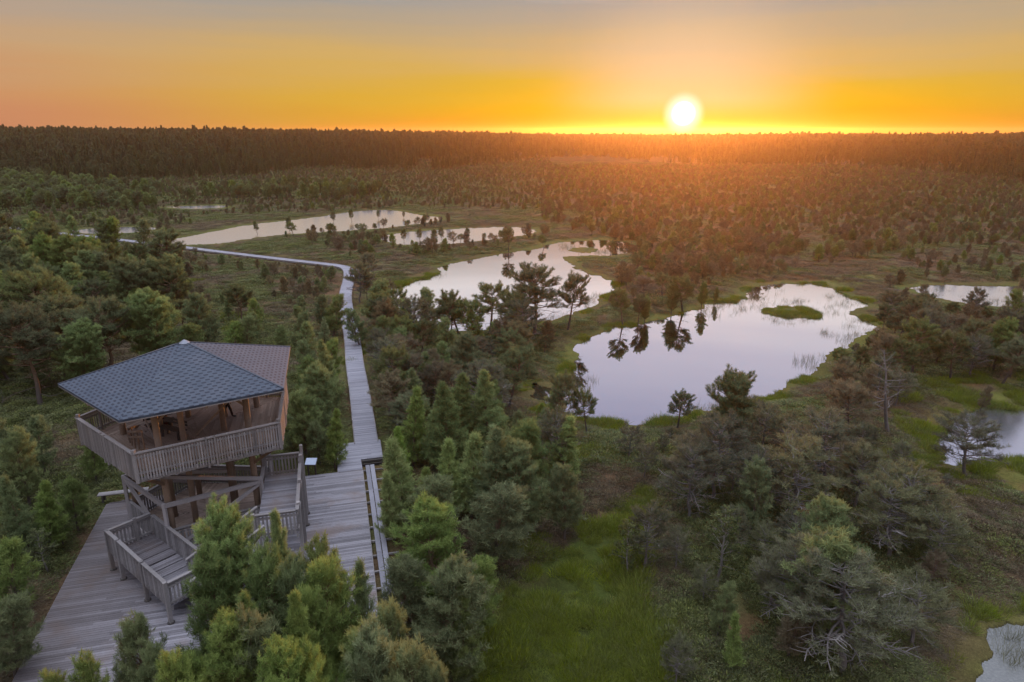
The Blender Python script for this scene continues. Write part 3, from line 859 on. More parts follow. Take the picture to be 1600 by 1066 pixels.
# ------------------------------------------------------------------ benches, sign
def bench(x, y, z, rot, label, length=1.8, back=False, mat='rail'):
    o = empty('bench', (x, y, z), label, 'bench'); d = Vector((math.cos(rot), math.sin(rot), 0)); n = Vector((-d.y, d.x, 0)); c0 = Vector((x, y, z))
    mb = MB()
    for s_ in (-.14, 0, .14): mb.bar(c0 - d * length / 2 + n * s_ + Vector((0, 0, .45)), c0 + d * length / 2 + n * s_ + Vector((0, 0, .45)), .12, .05)
    mb.build('seat', M[mat], o)
    for s_ in (-1, 1):
        q = c0 + d * s_ * (length / 2 - .25); MB().bar(q - n * .16 + Vector((0, 0, 0)), q - n * .16 + Vector((0, 0, .42)), .10, .08).bar(q + n * .16, q + n * .16 + Vector((0, 0, .42)), .10, .08).bar(q - n * .18 + Vector((0, 0, .38)), q + n * .18 + Vector((0, 0, .38)), .06, .07).build('leg', M['darkwood'], o)
    if back:
        mb = MB()
        for h in (.68, .84): mb.bar(c0 - d * length / 2 + n * .24 + Vector((0, 0, h)), c0 + d * length / 2 + n * .24 + Vector((0, 0, h)), .03, .12)
        mb.build('backrest', M[mat], o)
    return o


bx, by = ground(196, 781, DZ)
bench(bx - .1, by + .1, DZ, BA, 'low grey wooden bench on the far left edge of the deck behind the tower', 2.6)
bench(-16.9, 31.2, PZ, TH + 1.2, 'dark wooden bench in the middle of the tower platform under the roof', 1.6, True, 'darkwood')
bench(-17.9, 32.0, PZ, TH + 2.4, 'dark wooden bench in the left part of the tower platform under the roof', 1.4, True, 'darkwood')

sx_, sy_ = ground(486, 744, DZ)
sg = empty('information_sign', (sx_, sy_ + .1, DZ), 'small tilted pale blue information board on the deck corner right of the tower', 'sign')
MB().bar((sx_ - .32, sy_ + .25, 1.28), (sx_ + .32, sy_ + .25, 1.28), .50, .03, up=(0, -.45, .9)).build('panel', M['sign'], sg)
MB().bar((sx_ - .36, sy_ + .26, 1.255), (sx_ + .36, sy_ + .26, 1.255), .56, .03, up=(0, -.45, .9)).build('frame', M['darkwood'], sg)
for s_ in (-1, 1): MB().post(sx_ + s_ * .22, sy_ + .28, -.1, 1.2, .08).build('leg', M['darkwood'], sg)


# ------------------------------------------------------------------ people
def skin_mesh(name, joints, edges, mats, pick):
    me = bpy.data.meshes.new(name); me.from_pydata([j[0] for j in joints], edges, [])
    o = bpy.data.objects.new(name, me); COL.objects.link(o)
    sk = o.modifiers.new('skin', 'SKIN'); sk.use_smooth_shade = True
    for i, j in enumerate(joints):
        r = j[1]; me.skin_vertices[0].data[i].radius = r if isinstance(r, tuple) else (r, r)
    me.skin_vertices[0].data[0].use_root = True
    sb = o.modifiers.new('sub', 'SUBSURF'); sb.levels = 1; sb.render_levels = 1
    dg = bpy.context.evaluated_depsgraph_get(); m2 = bpy.data.meshes.new_from_object(o.evaluated_get(dg))
    bpy.data.objects.remove(o); m2.name = name
    m2.materials.clear()
    for m in mats: m2.materials.append(m)
    for p in m2.polygons: p.material_index = pick(p.center); p.use_smooth = True
    return m2


def person(loc, rot, label, top, legs_m, stride=.0, armf=.25, group=None, shoe='black', hair_long=False):
    o = bpy.data.objects.new('person', None)
    J = []; E = []
    def j(p, r, par=None):
        J.append((p, r)); i = len(J) - 1
        if par is not None: E.append((par, i))
        return i
    pel = j((0, 0, .95), (.15, .11)); wa = j((0, 0, 1.10), (.125, .09), pel); ch = j((0, 0, 1.32), (.16, .105), wa)
    nk = j((0, .01, 1.49), .055, ch); hd0 = j((0, .02, 1.57), .075, nk); hd1 = j((0, .02, 1.66), (.082, .098), hd0); j((0, .01, 1.735), .06, hd1)
    j((0, .115, 1.625), .014, hd1)                               # nose
    for s_ in (-1, 1):
        sh = j((.17 * s_, 0, 1.42), .058, ch); el = j((.235 * s_, .03 + armf * .1 * s_, 1.15), .042, sh); wr = j((.24 * s_, .12 + armf * .35 * s_, .93), .030, el)
        hn_ = j((.235 * s_, .15 + armf * .42 * s_, .86), (.036, .02), wr)
        for q in range(4): f1 = j((.235 * s_ - .004, .128 + q * .016 + armf * .46 * s_, .80), .009, hn_); j((.232 * s_, .125 + q * .016 + armf * .46 * s_, .765 - .006 * (q in (1, 2))), .007, f1)
        j((.215 * s_, .19 + armf * .44 * s_, .83), .010, hn_)
        hp = j((.095 * s_, 0, .88), .095, pel); kn = j((.10 * s_, .03 + stride * .45 * s_, .49), .074, hp); an = j((.105 * s_, -.01 + stride * .9 * s_ - .04 * abs(stride), .10), .056, kn)
        hl = j((.105 * s_, -.01 + stride * .95 * s_, .045), .042, an); j((.115 * s_, .15 + stride * .95 * s_, .03), (.042, .028), hl)
    mats = [M['skin'], top, legs_m, M[shoe]]
    def pick(c_):
        if c_.z > 1.475: return 0
        if abs(c_.x) > .19 and c_.z < .93: return 0
        if c_.z > .93 or abs(c_.x) > .20: return 1
        if c_.z < .11: return 3
        return 2
    me = skin_mesh('person', J, E, mats, pick)
    o = bpy.data.objects.new('person', me); COL.objects.link(o); o.location = loc; o.rotation_euler = (0, 0, rot); tag(o, label, 'person', group)
    hm_ = MB()
    rings = [(1.60 if not hair_long else 1.44, .088), (1.66, .100), (1.72, .095), (1.765, .06), (1.775, .01)]
    hm_.tube([(0, -.018, z) for z, r in rings], [r for z, r in rings], 12)
    h = hm_.build('hair', M['hair'], None, True); h.parent = o
    return o


px_, py_ = ground(549.5, 437.5, DZ); person((px_, py_, DZ + .005), math.radians(185), 'person in pink-grey top and dark jeans walking on the boardwalk, left of the pair', M['pink'], M['navy'], .22, .2, hair_long=True)
px_, py_ = ground(557.5, 436.5, DZ); person((px_, py_, DZ + .005), math.radians(170), 'person in pale top and navy trousers standing at the boardwalk edge, right of the pair', M['white'], M['navy'], .08, .05)
px_, py_ = ground(357, 651, PZ); person((px_, py_, PZ + .003), math.radians(-72), 'person in black clothes and boots standing under the tower roof', M['black'], M['black'], .26, .15)
px_, py_ = ground(256, 663, PZ)
bag = MB(); bag.prism([(px_ - .22, py_ - .14), (px_ + .2, py_ - .15), (px_ + .23, py_ + .13), (px_ - .19, py_ + .15)], PZ + .003, PZ + .34)
bag.tube([(px_ - .18, py_, PZ + .36), (px_ + .18, py_, PZ + .37)], [.13, .12], 10)
o = bag.build('rucksack', M['red'], None, True, origin=(px_, py_, PZ)); tag(o, 'dark red rucksack on the tower platform under the eave', 'rucksack')
for s_ in (-1, 1): MB().tube([(px_ + s_ * .09, py_ - .16, PZ + .10), (px_ + s_ * .09, py_ - .21, PZ + .24), (px_ + s_ * .09, py_ - .15, PZ + .42)], [.018] * 3, 6).build('strap', M['black'], o)


# ------------------------------------------------------------------ trees
def tube_np(pts, rad, n):
    pts = np.asarray(pts, float); rad = np.asarray(rad, float); m = len(pts)
    d = np.gradient(pts, axis=0); d /= np.linalg.norm(d, axis=1)[:, None] + 1e-9
    ref = np.where(np.abs(d[:, 2:3]) < .9, np.array([[0, 0, 1.]]), np.array([[1., 0, 0]]))
    a = np.cross(d, ref); a /= np.linalg.norm(a, axis=1)[:, None] + 1e-9; b = np.cross(d, a)
    th = np.arange(n) * 2 * np.pi / n
    V = pts[:, None] + (a[:, None] * np.cos(th)[None, :, None] + b[:, None] * np.sin(th)[None, :, None]) * rad[:, None, None]
    i = np.arange(m - 1)[:, None] * n; k = np.arange(n)[None]; k2 = (k + 1) % n
    q = np.stack([i + k, i + k2, i + n + k2, i + n + k], -1).reshape(-1, 4)
    T = np.concatenate([q[:, [0, 1, 2]], q[:, [0, 2, 3]]])
    return V.reshape(-1, 3), T


class Tree:
    def __init__(s): s.bv = []; s.bt = []; s.nb = 0; s.C = []; s.D = []; s.S = []; s.T = []
    def branch(s, pts, r0, r1, n=4):
        V, T = tube_np(pts, np.linspace(r0, r1, len(pts)), n); s.bv.append(V); s.bt.append(T + s.nb); s.nb += len(V)
    def shoot(s, c_, d, size, tone): s.C.append(c_); s.D.append(d); s.S.append(size); s.T.append(tone)
    def crown(s, blades, width, spread, R):
        C = np.array(s.C); D = np.array(s.D); Sz = np.array(s.S); Tn = np.array(s.T); m = len(C)
        D = D / (np.linalg.norm(D, axis=1)[:, None] + 1e-9)
        d = D[:, None, :] + R.normal(size=(m, blades, 3)) * spread
        d /= np.linalg.norm(d, axis=2)[:, :, None] + 1e-9
        side = np.cross(d, R.normal(size=(m, blades, 3))); side /= np.linalg.norm(side, axis=2)[:, :, None] + 1e-9
        L = Sz[:, None, None] * R.uniform(.6, 1.15, (m, blades, 1)); c_ = C[:, None, :] + R.normal(size=(m, blades, 3)) * Sz[:, None, None] * .18
        wv = side * L * width
        p0 = c_ - wv * .5; p1 = c_ + wv * .5; p2 = c_ + d * L + wv * .35; p3 = c_ + d * L - wv * .35
        V = np.stack([p0, p1, p2, p3], 2).reshape(-1, 3)
        q = np.arange(m * blades)[:, None] * 4 + np.arange(4)[None]
        tone = np.clip(Tn[:, None] + R.normal(size=(m, blades)) * .09, 0, 1).ravel()
        return V, q, tone
    def bark(s): return np.concatenate(s.bv), np.concatenate(s.bt)


def limb_curve(p0, az, L, rise0, curl, R, seg=5, wob=.06):
    pts = [np.array(p0)]; e = rise0; a = az
    for i in range(seg):
        a += R.normal() * wob * 2; e += curl / seg + R.normal() * wob
        pts.append(pts[-1] + np.array([math.cos(a) * math.cos(e), math.sin(a) * math.cos(e), math.sin(e)]) * L / seg)
    return np.array(pts)


def make_tree(style, H, seed, lod=0):
    R = np.random.default_rng(seed); t = Tree()
    P = dict(young=dict(z0=.10, wh=.24, n=6, Lm=.25, prof=lambda q: (1 - q) ** .75 * 1.0 + .06, rise=.35, curl=.55, sh=.17, tw=.42, r=.016, tone=(.30, .95)),
             bushy=dict(z0=.16, wh=.27, n=5, Lm=.30, prof=lambda q: math.sin(math.pi * min(1, .25 + q * .70)) ** .7, rise=.25, curl=.5, sh=.17, tw=.42, r=.018, tone=(.2, .85)),
             mature=dict(z0=.46, wh=.30, n=4, Lm=.40, prof=lambda q: math.sin(math.pi * min(1, .30 + q * .58)) ** .8, rise=.12, curl=.45, sh=.19, tw=.36, r=.024, tone=(.15, .75)),
             scrag=dict(z0=.32, wh=.25, n=5, Lm=.44, prof=lambda q: math.sin(math.pi * min(1, .28 + q * .62)) ** .8, rise=.10, curl=.35, sh=.15, tw=.30, r=.018, tone=(.2, .8)),
             dead=dict(z0=.3, wh=.32, n=3, Lm=.26, prof=lambda q: (1 - q) ** .6 + .1, rise=.0, curl=.3, sh=0, tw=.3, r=.016, tone=(0, 1)),
             forest=dict(z0=.42, wh=.75, n=4, Lm=.17, prof=lambda q: math.sin(math.pi * min(1, .32 + q * .62)) ** .7, rise=.15, curl=.3, sh=.62, tw=.5, r=.012, tone=(.1, .9)),
             spruce=dict(z0=.10, wh=.80, n=5, Lm=.16, prof=lambda q: (1 - q) ** .85 + .03, rise=-.1, curl=.1, sh=.62, tw=.5, r=.012, tone=(.05, .7)),
             birch=dict(z0=.25, wh=.30, n=4, Lm=.33, prof=lambda q: math.sin(math.pi * min(1, .25 + q * .65)) ** .7, rise=.55, curl=-.3, sh=.085, tw=.4, r=.014, tone=(.2, .95)))[style]
    seg = 9; lean = R.normal(size=2) * (.05 if style in ('young', 'forest', 'spruce') else .10)
    zs = np.linspace(0, H * .985, seg); wob = np.cumsum(R.normal(size=(seg, 2)) * (.012 if style in ('young', 'forest', 'spruce') else .035) * H / 3, axis=0); wob -= wob[0]
    tp = np.column_stack([lean[0] * zs + wob[:, 0], lean[1] * zs + wob[:, 1], zs - .15 * (np.arange(seg) == 0)])
    at = lambda z: np.array([np.interp(z, zs, tp[:, 0]), np.interp(z, zs, tp[:, 1]), z])
    r0 = P['r'] * H + .015
    t.branch(tp, r0, .012, 8 if lod == 0 else 5)
    scale = 1.0 if H < 8 else 1.0
    shs = P['sh'] * (1.0 if lod == 0 else (1.55 if lod == 1 else 1.0))
    step = ({0: .11, 1: .24, 2: .75}[lod]) * {'mature': 1.1, 'scrag': .95, 'birch': .75}.get(style, 1.)
    z = P['z0'] * H; az = R.uniform(0, 6)
    while z < H * .97:
        q = (z / H - P['z0']) / (1 - P['z0']); nl = P['n'] + int(R.integers(0, 2))
        for i in range(nl):
            az += 2 * math.pi / nl + R.normal() * .3
            L = P['Lm'] * H * P['prof'](q) * R.uniform(.62, 1.12)
            if L < .10: L = .10
            rise = P['rise'] + .65 * q ** 2 + R.normal() * .12
            lc = limb_curve(at(z + R.uniform(-.05, .05)), az, L, rise, P['curl'] * R.uniform(.5, 1.2), R, 5, .10 if style in ('mature', 'scrag', 'dead') else .05)
            rb = max(.006, min(.055, L * (.022 if style in ('mature', 'scrag', 'dead') else .013)))
            if lod < 2 or L > 1.2: t.branch(lc, rb, rb * .3, 4 if lod == 0 else 3)
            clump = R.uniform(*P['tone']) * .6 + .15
            bare = (style == 'scrag' and q < .30 and R.random() < .7) or style == 'dead' or (style == 'mature' and q < .1 and R.random() < .5)
            ntw = max(2, int(L / (.16 if lod == 0 else (.30 if lod == 1 else .8))))
            for k in range(ntw):
                f = (.22 if style in ('young', 'bushy') else .38) + (.8 - (.22 if style in ('young', 'bushy') else .38)) * (k + R.uniform(0, 1)) / ntw * 1.15
                f = min(f, .98); b0 = lc[0] * 0; idx = f * 5; i0 = min(4, int(idx)); b0 = lc[i0] + (lc[i0 + 1] - lc[i0]) * (idx - i0)
                dirv = lc[i0 + 1] - lc[i0]; la = math.atan2(dirv[1], dirv[0]) + (1 if k % 2 else -1) * R.uniform(.5, 1.1)
                tl = P['tw'] * L * (1.15 - f * .6) * R.uniform(.6, 1.2)
                tl = max(tl, .10)
                tcv = limb_curve(b0, la, tl, rise * .5 + R.normal() * .15 + (.3 if not bare else 0), .5, R, 3, .12)
                if lod == 0 or (lod == 1 and bare): t.branch(tcv, rb * .45, rb * .15, 3)
                if bare: continue
                ns = max(1, int(tl / step))
                for s_ in range(ns + 1):
                    g = .35 + .65 * s_ / max(1, ns); gi = g * 3; g0 = min(2, int(gi)); c_ = tcv[g0] + (tcv[g0 + 1] - tcv[g0]) * (gi - g0)
                    dd = (tcv[g0 + 1] - tcv[g0]); dd = dd / (np.linalg.norm(dd) + 1e-9) + np.array([0, 0, .55])
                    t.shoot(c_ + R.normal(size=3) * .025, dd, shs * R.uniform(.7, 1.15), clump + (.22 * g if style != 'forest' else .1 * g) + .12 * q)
            if not bare:
                for s_ in range(2): t.shoot(lc[-1] + R.normal(size=3) * .03, (lc[-1] - lc[-2]) / (np.linalg.norm(lc[-1] - lc[-2]) + 1e-9) + np.array([0, 0, .7]), shs * 1.15, clump + .3)
        z += P['wh'] * R.uniform(.7, 1.25) * (1.0 if q < .6 else .8)
    if style != 'dead':
        for s_ in range(4): t.shoot(tp[-1] + np.array([0, 0, -.08 * s_]), np.array([0, 0, 1.]), shs * 1.1, .8)
    if style in ('mature', 'scrag', 'bushy', 'forest') and lod < 2:           # dry lower limbs, curved and forked
        z = .10 * H
        while z < P['z0'] * H + .25 * H:
            az += R.uniform(1, 3); L = P['Lm'] * H * R.uniform(.35, .85)
            lc = limb_curve(at(z), az, L, R.uniform(-.25, .3), R.uniform(-.3, .6), R, 6, .16); rb = max(.007, L * .014); t.branch(lc, rb, rb * .25, 4 if lod == 0 else 3)
            for k in range(5 if lod == 0 else 3):
                i0 = int(R.integers(2, 6)); t.branch(limb_curve(lc[i0], az + R.normal() * .9, L * R.uniform(.2, .45), R.normal() * .35, .2, R, 3, .2), rb * .55, rb * .2, 3)
            z += R.uniform(.16, .34) * (1 if H < 7 else 3)
    if style == 'mature' and False: pass
    bl = {'birch': (8, .40, 1.0)}.get(style, (14, .085, .78))
    if lod == 1: bl = (8, .17, .75)
    if lod == 2: bl = (9, .30, .7)
    if style == 'dead': crown = None
    else: crown = t.crown(*bl, R)
    return t.bark(), crown


def proto(style, H, seed, lod=0, fol=None, bk='pine'):
    (bv, bt), cr = make_tree(style, H, seed, lod)
    tm = tri_mesh('trunk', bv, bt, None, [BARK[bk]]); tm.polygons.foreach_set('use_smooth', np.ones(len(tm.polygons), bool))
    cm = None
    if cr is not None:
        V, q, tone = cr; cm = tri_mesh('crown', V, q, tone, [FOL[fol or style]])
    if cr is not None: H = float(np.quantile(cr[0][:, 2], .9985))
    return dict(trunk=tm, crown=cm, H=H, style=style)


PROTO = {'young': [proto('young', 4.6, 101, 0, 'young'), proto('young', 4.0, 102, 0, 'young'), proto('young', 5.0, 103, 0, 'bushy'), proto('young', 2.4, 104, 0, 'young'), proto('young', 7.4, 105, 0, 'young')],
         'bushy': [proto('bushy', 4.6, 111, 0), proto('bushy', 4.0, 112, 0), proto('bushy', 5.4, 113, 0), proto('bushy', 3.2, 114, 0), proto('bushy', 7.6, 115, 0, 'young'), proto('bushy', 8.6, 116, 0, 'young')],
         'mature': [proto('mature', 5.8, 121, 0), proto('mature', 5.2, 122, 0), proto('mature', 6.4, 123, 0)],
         'scrag': [proto('scrag', 3.8, 131, 0, None, 'grey'), proto('scrag', 3.3, 132, 0, None, 'grey'), proto('scrag', 4.4, 133, 0, None, 'grey'), proto('scrag', 2.6, 134, 0, None, 'grey')],
         'brown': [proto('scrag', 3.6, 141, 0, 'brown', 'pine'), proto('bushy', 3.2, 142, 0, 'brown', 'pine'), proto('mature', 4.4, 143, 0, 'brown', 'pine')],
         'dead': [proto('dead', 3.2, 151, 0, None, 'grey'), proto('dead', 2.4, 152, 0, None, 'grey')],
         'birch': [proto('birch', 3.6, 161, 0, None, 'birch'), proto('birch', 2.8, 162, 0, None, 'birch')]}
LOD = {'young': [proto('young', 4.2, 201, 1, 'bushy')], 'bushy': [proto('bushy', 4.2, 202, 1), proto('bushy', 4.6, 203, 1)], 'mature': [proto('mature', 5.2, 204, 1), proto('mature', 5.8, 205, 1)],
       'scrag': [proto('scrag', 3.4, 206, 1, None, 'grey')], 'brown': [proto('scrag', 3.4, 207, 1, 'brown', 'pine'), proto('bushy', 3.0, 208, 1, 'brown', 'pine')]}
FAR = [proto('forest', 13, 301, 2), proto('forest', 15, 302, 2), proto('forest', 12, 303, 2), proto('spruce', 15, 304, 2, 'forest'), proto('spruce', 13, 305, 2, 'forest')]

# ---- ground regions, given as outlines on the level bog (read from the photograph)
RG = [  # outline, density per m2, height range, styles
    ([(-200, 276), (-200, 328), (240, 332), (255, 300), (140, 292), (0, 276)], .085, (3.5, 6.0), ('mature', 'bushy')),
    ([(255, 313), (370, 312), (560, 318), (600, 300), (480, 292), (360, 300)], .05, (3.5, 5.5), ('mature', 'bushy')),
    ([(-200, 262), (0, 256), (500, 250), (860, 250), (860, 330), (640, 325), (400, 335), (-200, 345)], .14, (.8, 2.1), ('bushy', 'brown', 'brown', 'mature')),
    ([(300, 352), (250, 372), (100, 352), (-200, 350), (-200, 342), (300, 336)], .13, (1.0, 2.6), ('bushy', 'brown', 'mature')),
    ([(860, 262), (1800, 262), (1800, 372), (1380, 400), (1280, 420), (1120, 440), (1000, 455), (985, 405), (900, 365), (840, 345), (840, 320)], .14, (1.2, 3.0), ('brown', 'brown', 'mature', 'bushy')),
    ([(1160, 440), (1040, 470), (930, 500), (965, 455), (1000, 400), (1100, 380), (1300, 380), (1260, 425)], .13, (1.4, 3.2), ('brown', 'brown', 'mature')),
    ([(660, 345), (560, 362), (440, 372), (540, 405), (575, 415), (700, 400), (860, 375), (860, 352), (720, 380), (600, 380), (590, 365), (720, 350)], .17, (1.0, 2.8), ('brown', 'mature', 'bushy', 'brown')),
    ([(-300, 365), (0, 372), (120, 372), (250, 395), (300, 430), (280, 500), (200, 560), (90, 620), (-300, 640)], .135, (4.2, 6.4), ('mature', 'bushy', 'bushy')),
    ([(250, 395), (330, 400), (540, 425), (520, 470), (420, 500), (260, 520), (280, 450)], .20, (.8, 2.2), ('bushy', 'brown', 'brown')),
    ([(260, 470), (400, 480), (430, 540), (300, 600), (200, 580), (220, 520)], .10, (3.0, 4.8), ('bushy', 'mature')),
    ([(440, 500), (525, 500), (540, 560), (545, 690), (450, 720), (430, 560)], .14, (2.4, 4.2), ('bushy', 'young', 'bushy')),
    ([(560, 430), (660, 520), (870, 520), (890, 560), (860, 620), (700, 700), (620, 800), (605, 700), (570, 560), (562, 480)], .16, (3.0, 4.8), ('brown', 'mature', 'scrag', 'bushy')),
    ([(610, 620), (800, 600), (900, 640), (920, 720), (900, 790), (760, 880), (640, 950), (606, 760)], .15, (3.4, 5.2), ('young', 'young', 'bushy')),
    ([(920, 690), (1100, 670), (1300, 620), (1400, 600), (1440, 700), (1420, 760), (1180, 800), (1080, 780), (960, 760)], .17, (1.8, 3.3), ('scrag', 'brown', 'scrag', 'scrag')),
    ([(1060, 790), (1250, 780), (1500, 760), (1560, 860), (1480, 960), (1400, 1100), (1100, 1100), (1020, 900)], .13, (1.3, 3.2), ('scrag', 'scrag', 'bushy', 'brown', 'scrag')),
    ([(1290, 560), (1340, 530), (1370, 520), (1430, 470), (1700, 490), (1800, 560), (1600, 600), (1450, 620), (1300, 610)], .15, (2.6, 4.2), ('brown', 'mature', 'scrag')),
    ([(1370, 478), (1400, 430), (1420, 460), (1600, 486), (1400, 500)], .10, (1.0, 2.2), ('brown', 'brown')),
    ([(-300, 700), (0, 720), (130, 740), (150, 790), (90, 900), (20, 1010), (-60, 1200), (-500, 1200)], .11, (2.8, 4.8), ('bushy', 'young', 'birch', 'bushy')),
    ([(-300, 620), (90, 610), (140, 660), (130, 740), (-300, 720)], .03, (1.2, 2.2), ('bushy', 'birch')),
    ([(190, 1040), (560, 1040), (640, 960), (760, 1010), (700, 1400), (100, 1400)], .0, (4, 6), ('bushy',)),
    ([(1400, 400), (1800, 385), (1800, 440), (1440, 442)], .15, (.8, 2.), ('brown', 'brown', 'bushy')),
]
KEEPOUT = [D1, D2]
path_xy = np.array([(p.x, p.y) for p in p2])


def blocked(x, y, rad=.6):
    b = pond_field(x, y) < .35
    for poly in KEEPOUT: b |= polydist(x, y, poly) < rad
    # boardwalk
    dmin = np.full(x.shape, 1e9)
    for px0, py0 in path_xy[::2]: dmin = np.minimum(dmin, (x - px0) ** 2 + (y - py0) ** 2)
    b |= dmin < (1.25 + rad) ** 2 * .8
    b |= (polydist(x, y, [(-9.9, 39.4), (-8.0, 39.9), (-3.9, 23.4), (-5.9, 23.2)]) < .25)
    b |= (polydist(x, y, MEADOW) < -.3)
    for poly in ISL_W: b |= polydist(x, y, poly) < .2
    return b


trees = []     # x, y, height, style
HAND = [  # top pixel u, v, foot pixel v, style, spread
    (836, 420, 530, 'mature', 1.15), (889, 426, 519, 'mature', .8), (765, 447, 527, 'mature', 1.2), (717, 458, 532, 'mature', 1.1), (690, 470, 535, 'mature', 1.0),
    (640, 470, 520, 'bushy', 1.0), (618, 455, 515, 'mature', 1.0), (668, 452, 522, 'bushy', 1.0), (805, 455, 530, 'mature', 1.1), (742, 468, 538, 'mature', 1.1), (582, 462, 535, 'mature', 1.0), (700, 500, 560, 'bushy', 1.1), (860, 500, 545, 'brown', 1.), (780, 500, 555, 'brown', 1.), (600, 500, 560, 'bushy', 1.0), (560, 480, 545, 'bushy', .9), (655, 500, 570, 'mature', 1.), (740, 490, 545, 'bushy', 1.), (800, 470, 540, 'bushy', 1.),
    (920, 609, 684, 'mature', .75), (882, 592, 690, 'mature', .7), (1063, 608, 672, 'mature', .95), (1132, 577, 690, 'mature', .9), (1150, 592, 700, 'bushy', 1.),
    (764, 585, 720, 'young', 1.05), (703, 606, 755, 'young', 1.0), (640, 610, 735, 'young', .85), (735, 680, 820, 'young', 1.0), (775, 672, 835, 'young', 1.05), (820, 660, 790, 'bushy', 1.), (868, 640, 750, 'scrag', 1.),
    (625, 672, 770, 'young', .8), (660, 735, 860, 'bushy', 1.1), (770, 748, 890, 'bushy', 1.2), (830, 700, 850, 'bushy', 1.0), (885, 728, 850, 'bushy', .8), (700, 690, 810, 'young', .9), (610, 735, 850, 'young', .8),
    (508, 538, 655, 'young', .9), (490, 580, 700, 'bushy', 1.0), (470, 610, 720, 'bushy', .9), (515, 640, 735, 'young', .8), (495, 660, 732, 'bushy', .9),
    (690, 803, 985, 'bushy', 1.15), (640, 850, 1000, 'bushy', .9), (740, 860, 1000, 'bushy', .8), (697, 908, 1100, 'bushy', .9), (720, 930, 1090, 'young', .7),
    (360, 815, 1100, 'bushy', .62), (432, 812, 1090, 'young', .50), (330, 885, 1140, 'bushy', .58), (392, 890, 1150, 'bushy', .60), (478, 866, 1110, 'bushy', .52), (526, 866, 1120, 'bushy', .66),
    (545, 975, 1230, 'bushy', .55), (640, 995, 1250, 'bushy', .6), (470, 950, 1230, 'young', .60), (350, 975, 1270, 'bushy', .62), (598, 935, 1190, 'bushy', .5), (420, 985, 1280, 'bushy', .6), (505, 1000, 1300, 'bushy', .6),
    (310, 1000, 1290, 'bushy', .5), (575, 1020, 1300, 'bushy', .55), (395, 935, 1200, 'young', .6), (500, 920, 1170, 'bushy', .5), (440, 900, 1160, 'bushy', .5), (565, 900, 1120, 'young', .5),
    (188, 970, 1180, 'bushy', .58), (125, 1045, 1240, 'bushy', .5), (235, 1035, 1250, 'bushy', .5), (300, 1040, 1290, 'bushy', .5), (665, 1030, 1260, 'bushy', .5), (90, 1052, 1230, 'bushy', .5),
    (1130, 808, 930, 'birch', 1.0), (1010, 800, 900, 'scrag', .9), (1060, 838, 900, 'scrag', .8), (985, 820, 905, 'birch', .9), (1330, 800, 960, 'bushy', 1.0), (1290, 830, 1010, 'bushy', 1.15),
    (1345, 880, 1060, 'scrag', 1.3), (1240, 860, 1000, 'scrag', 1.0), (1150, 975, 1060, 'young', .7), (1125, 925, 1010, 'bushy', .7), (1410, 760, 880, 'scrag', 1.2), (1450, 740, 860, 'scrag', 1.2), (1480, 800, 900, 'scrag', 1.1),
    (1445, 905, 1010, 'scrag', 1.2), (1530, 648, 745, 'scrag', 1.3), (1260, 700, 830, 'scrag', 1.25), (1205, 715, 820, 'scrag', 1.2), (1125, 660, 790, 'scrag', 1.0), (1310, 655, 780, 'scrag', 1.2), (1412, 548, 680, 'dead', 1.),
    (1085, 700, 820, 'scrag', 1.), (1180, 740, 850, 'bushy', .9), (1350, 700, 800, 'scrag', 1.1), (1215, 870, 960, 'scrag', .9), (1060, 1000, 1080, 'scrag', .8), (1540, 600, 640, 'brown', .8),
    (1500, 520, 600, 'mature', 1.), (1440, 500, 590, 'mature', 1.), (1570, 500, 585, 'bushy', 1.), (1595, 455, 520, 'bushy', 1.), (1380, 520, 600, 'brown', 1.), (1340, 600, 690, 'brown', 1.),
    (976, 452, 509, 'mature', .9), (1000, 458, 507, 'mature', .7), (1072, 428, 489, 'mature', 1.1), (1052, 442, 493, 'bushy', .8), (1100, 440, 482, 'bushy', .8), (1118, 448, 475, 'bushy', .6), (795, 354, 395, 'mature', .8), (850, 366, 388, 'mature', .9), (1010, 462, 505, 'bushy', .7), (955, 375, 402, 'mature', .9),
    (520, 326, 350, 'mature', .5), (548, 322, 347, 'mature', .5), (450, 334, 360, 'mature', .5), (590, 324, 343, 'mature', .45), (400, 340, 366, 'mature', .5), (630, 326, 341, 'mature', .45), (655, 355, 382, 'mature', .5), (690, 352, 381, 'mature', .5), (730, 350, 376, 'mature', .5), (630, 352, 380, 'mature', .5),
    (230, 450, 590, 'bushy', 1.1), (60, 430, 570, 'mature', 1.1), (150, 470, 610, 'mature', 1.05), (30, 480, 640, 'mature', 1.0), (110, 500, 625, 'bushy', 1.), (320, 460, 560, 'bushy', .9),
    (55, 760, 870, 'young', .9), (105, 745, 835, 'bushy', .9), (20, 750, 880, 'young', .8), (85, 790, 860, 'bushy', .8), (20, 680, 800, 'bushy', .8), (130, 650, 760, 'young', .7), (0, 850, 975, 'bushy', .9), (-10, 930, 1060, 'bushy', .9), (15, 960, 1035, 'bushy', .6), (60, 830, 900, 'birch', 1.),
]
for (u, v, vf, st, sp) in HAND:
    ub = u
    for _ in range(6):
        x, y = ground(ub, vf)
        lo, hi = .5, 14.
        for _k in range(30):
            h = (lo + hi) / 2
            if view(x, y, h)[1] > v: lo = h
            else: hi = h
        ub += u - view(x, y, h)[0]
    trees.append((x, y, h, st, sp * (1.22 if vf > 1080 else 1.1), True))
hx = np.array([(t[0], t[1], t[2]) for t in trees])
OPEN_WATER = [(PONDS[k][1], f) for k, f in ((0, .97), (1, .72), (2, .3), (3, .35), (4, .9), (5, 1.), (6, 1.), (7, .75), (8, 1.), (9, 1.))]
WALKV = []
for p in path: WALKV.append(view(p.x, p.y, DZ)[:2])
WALKV = np.array(WALKV)
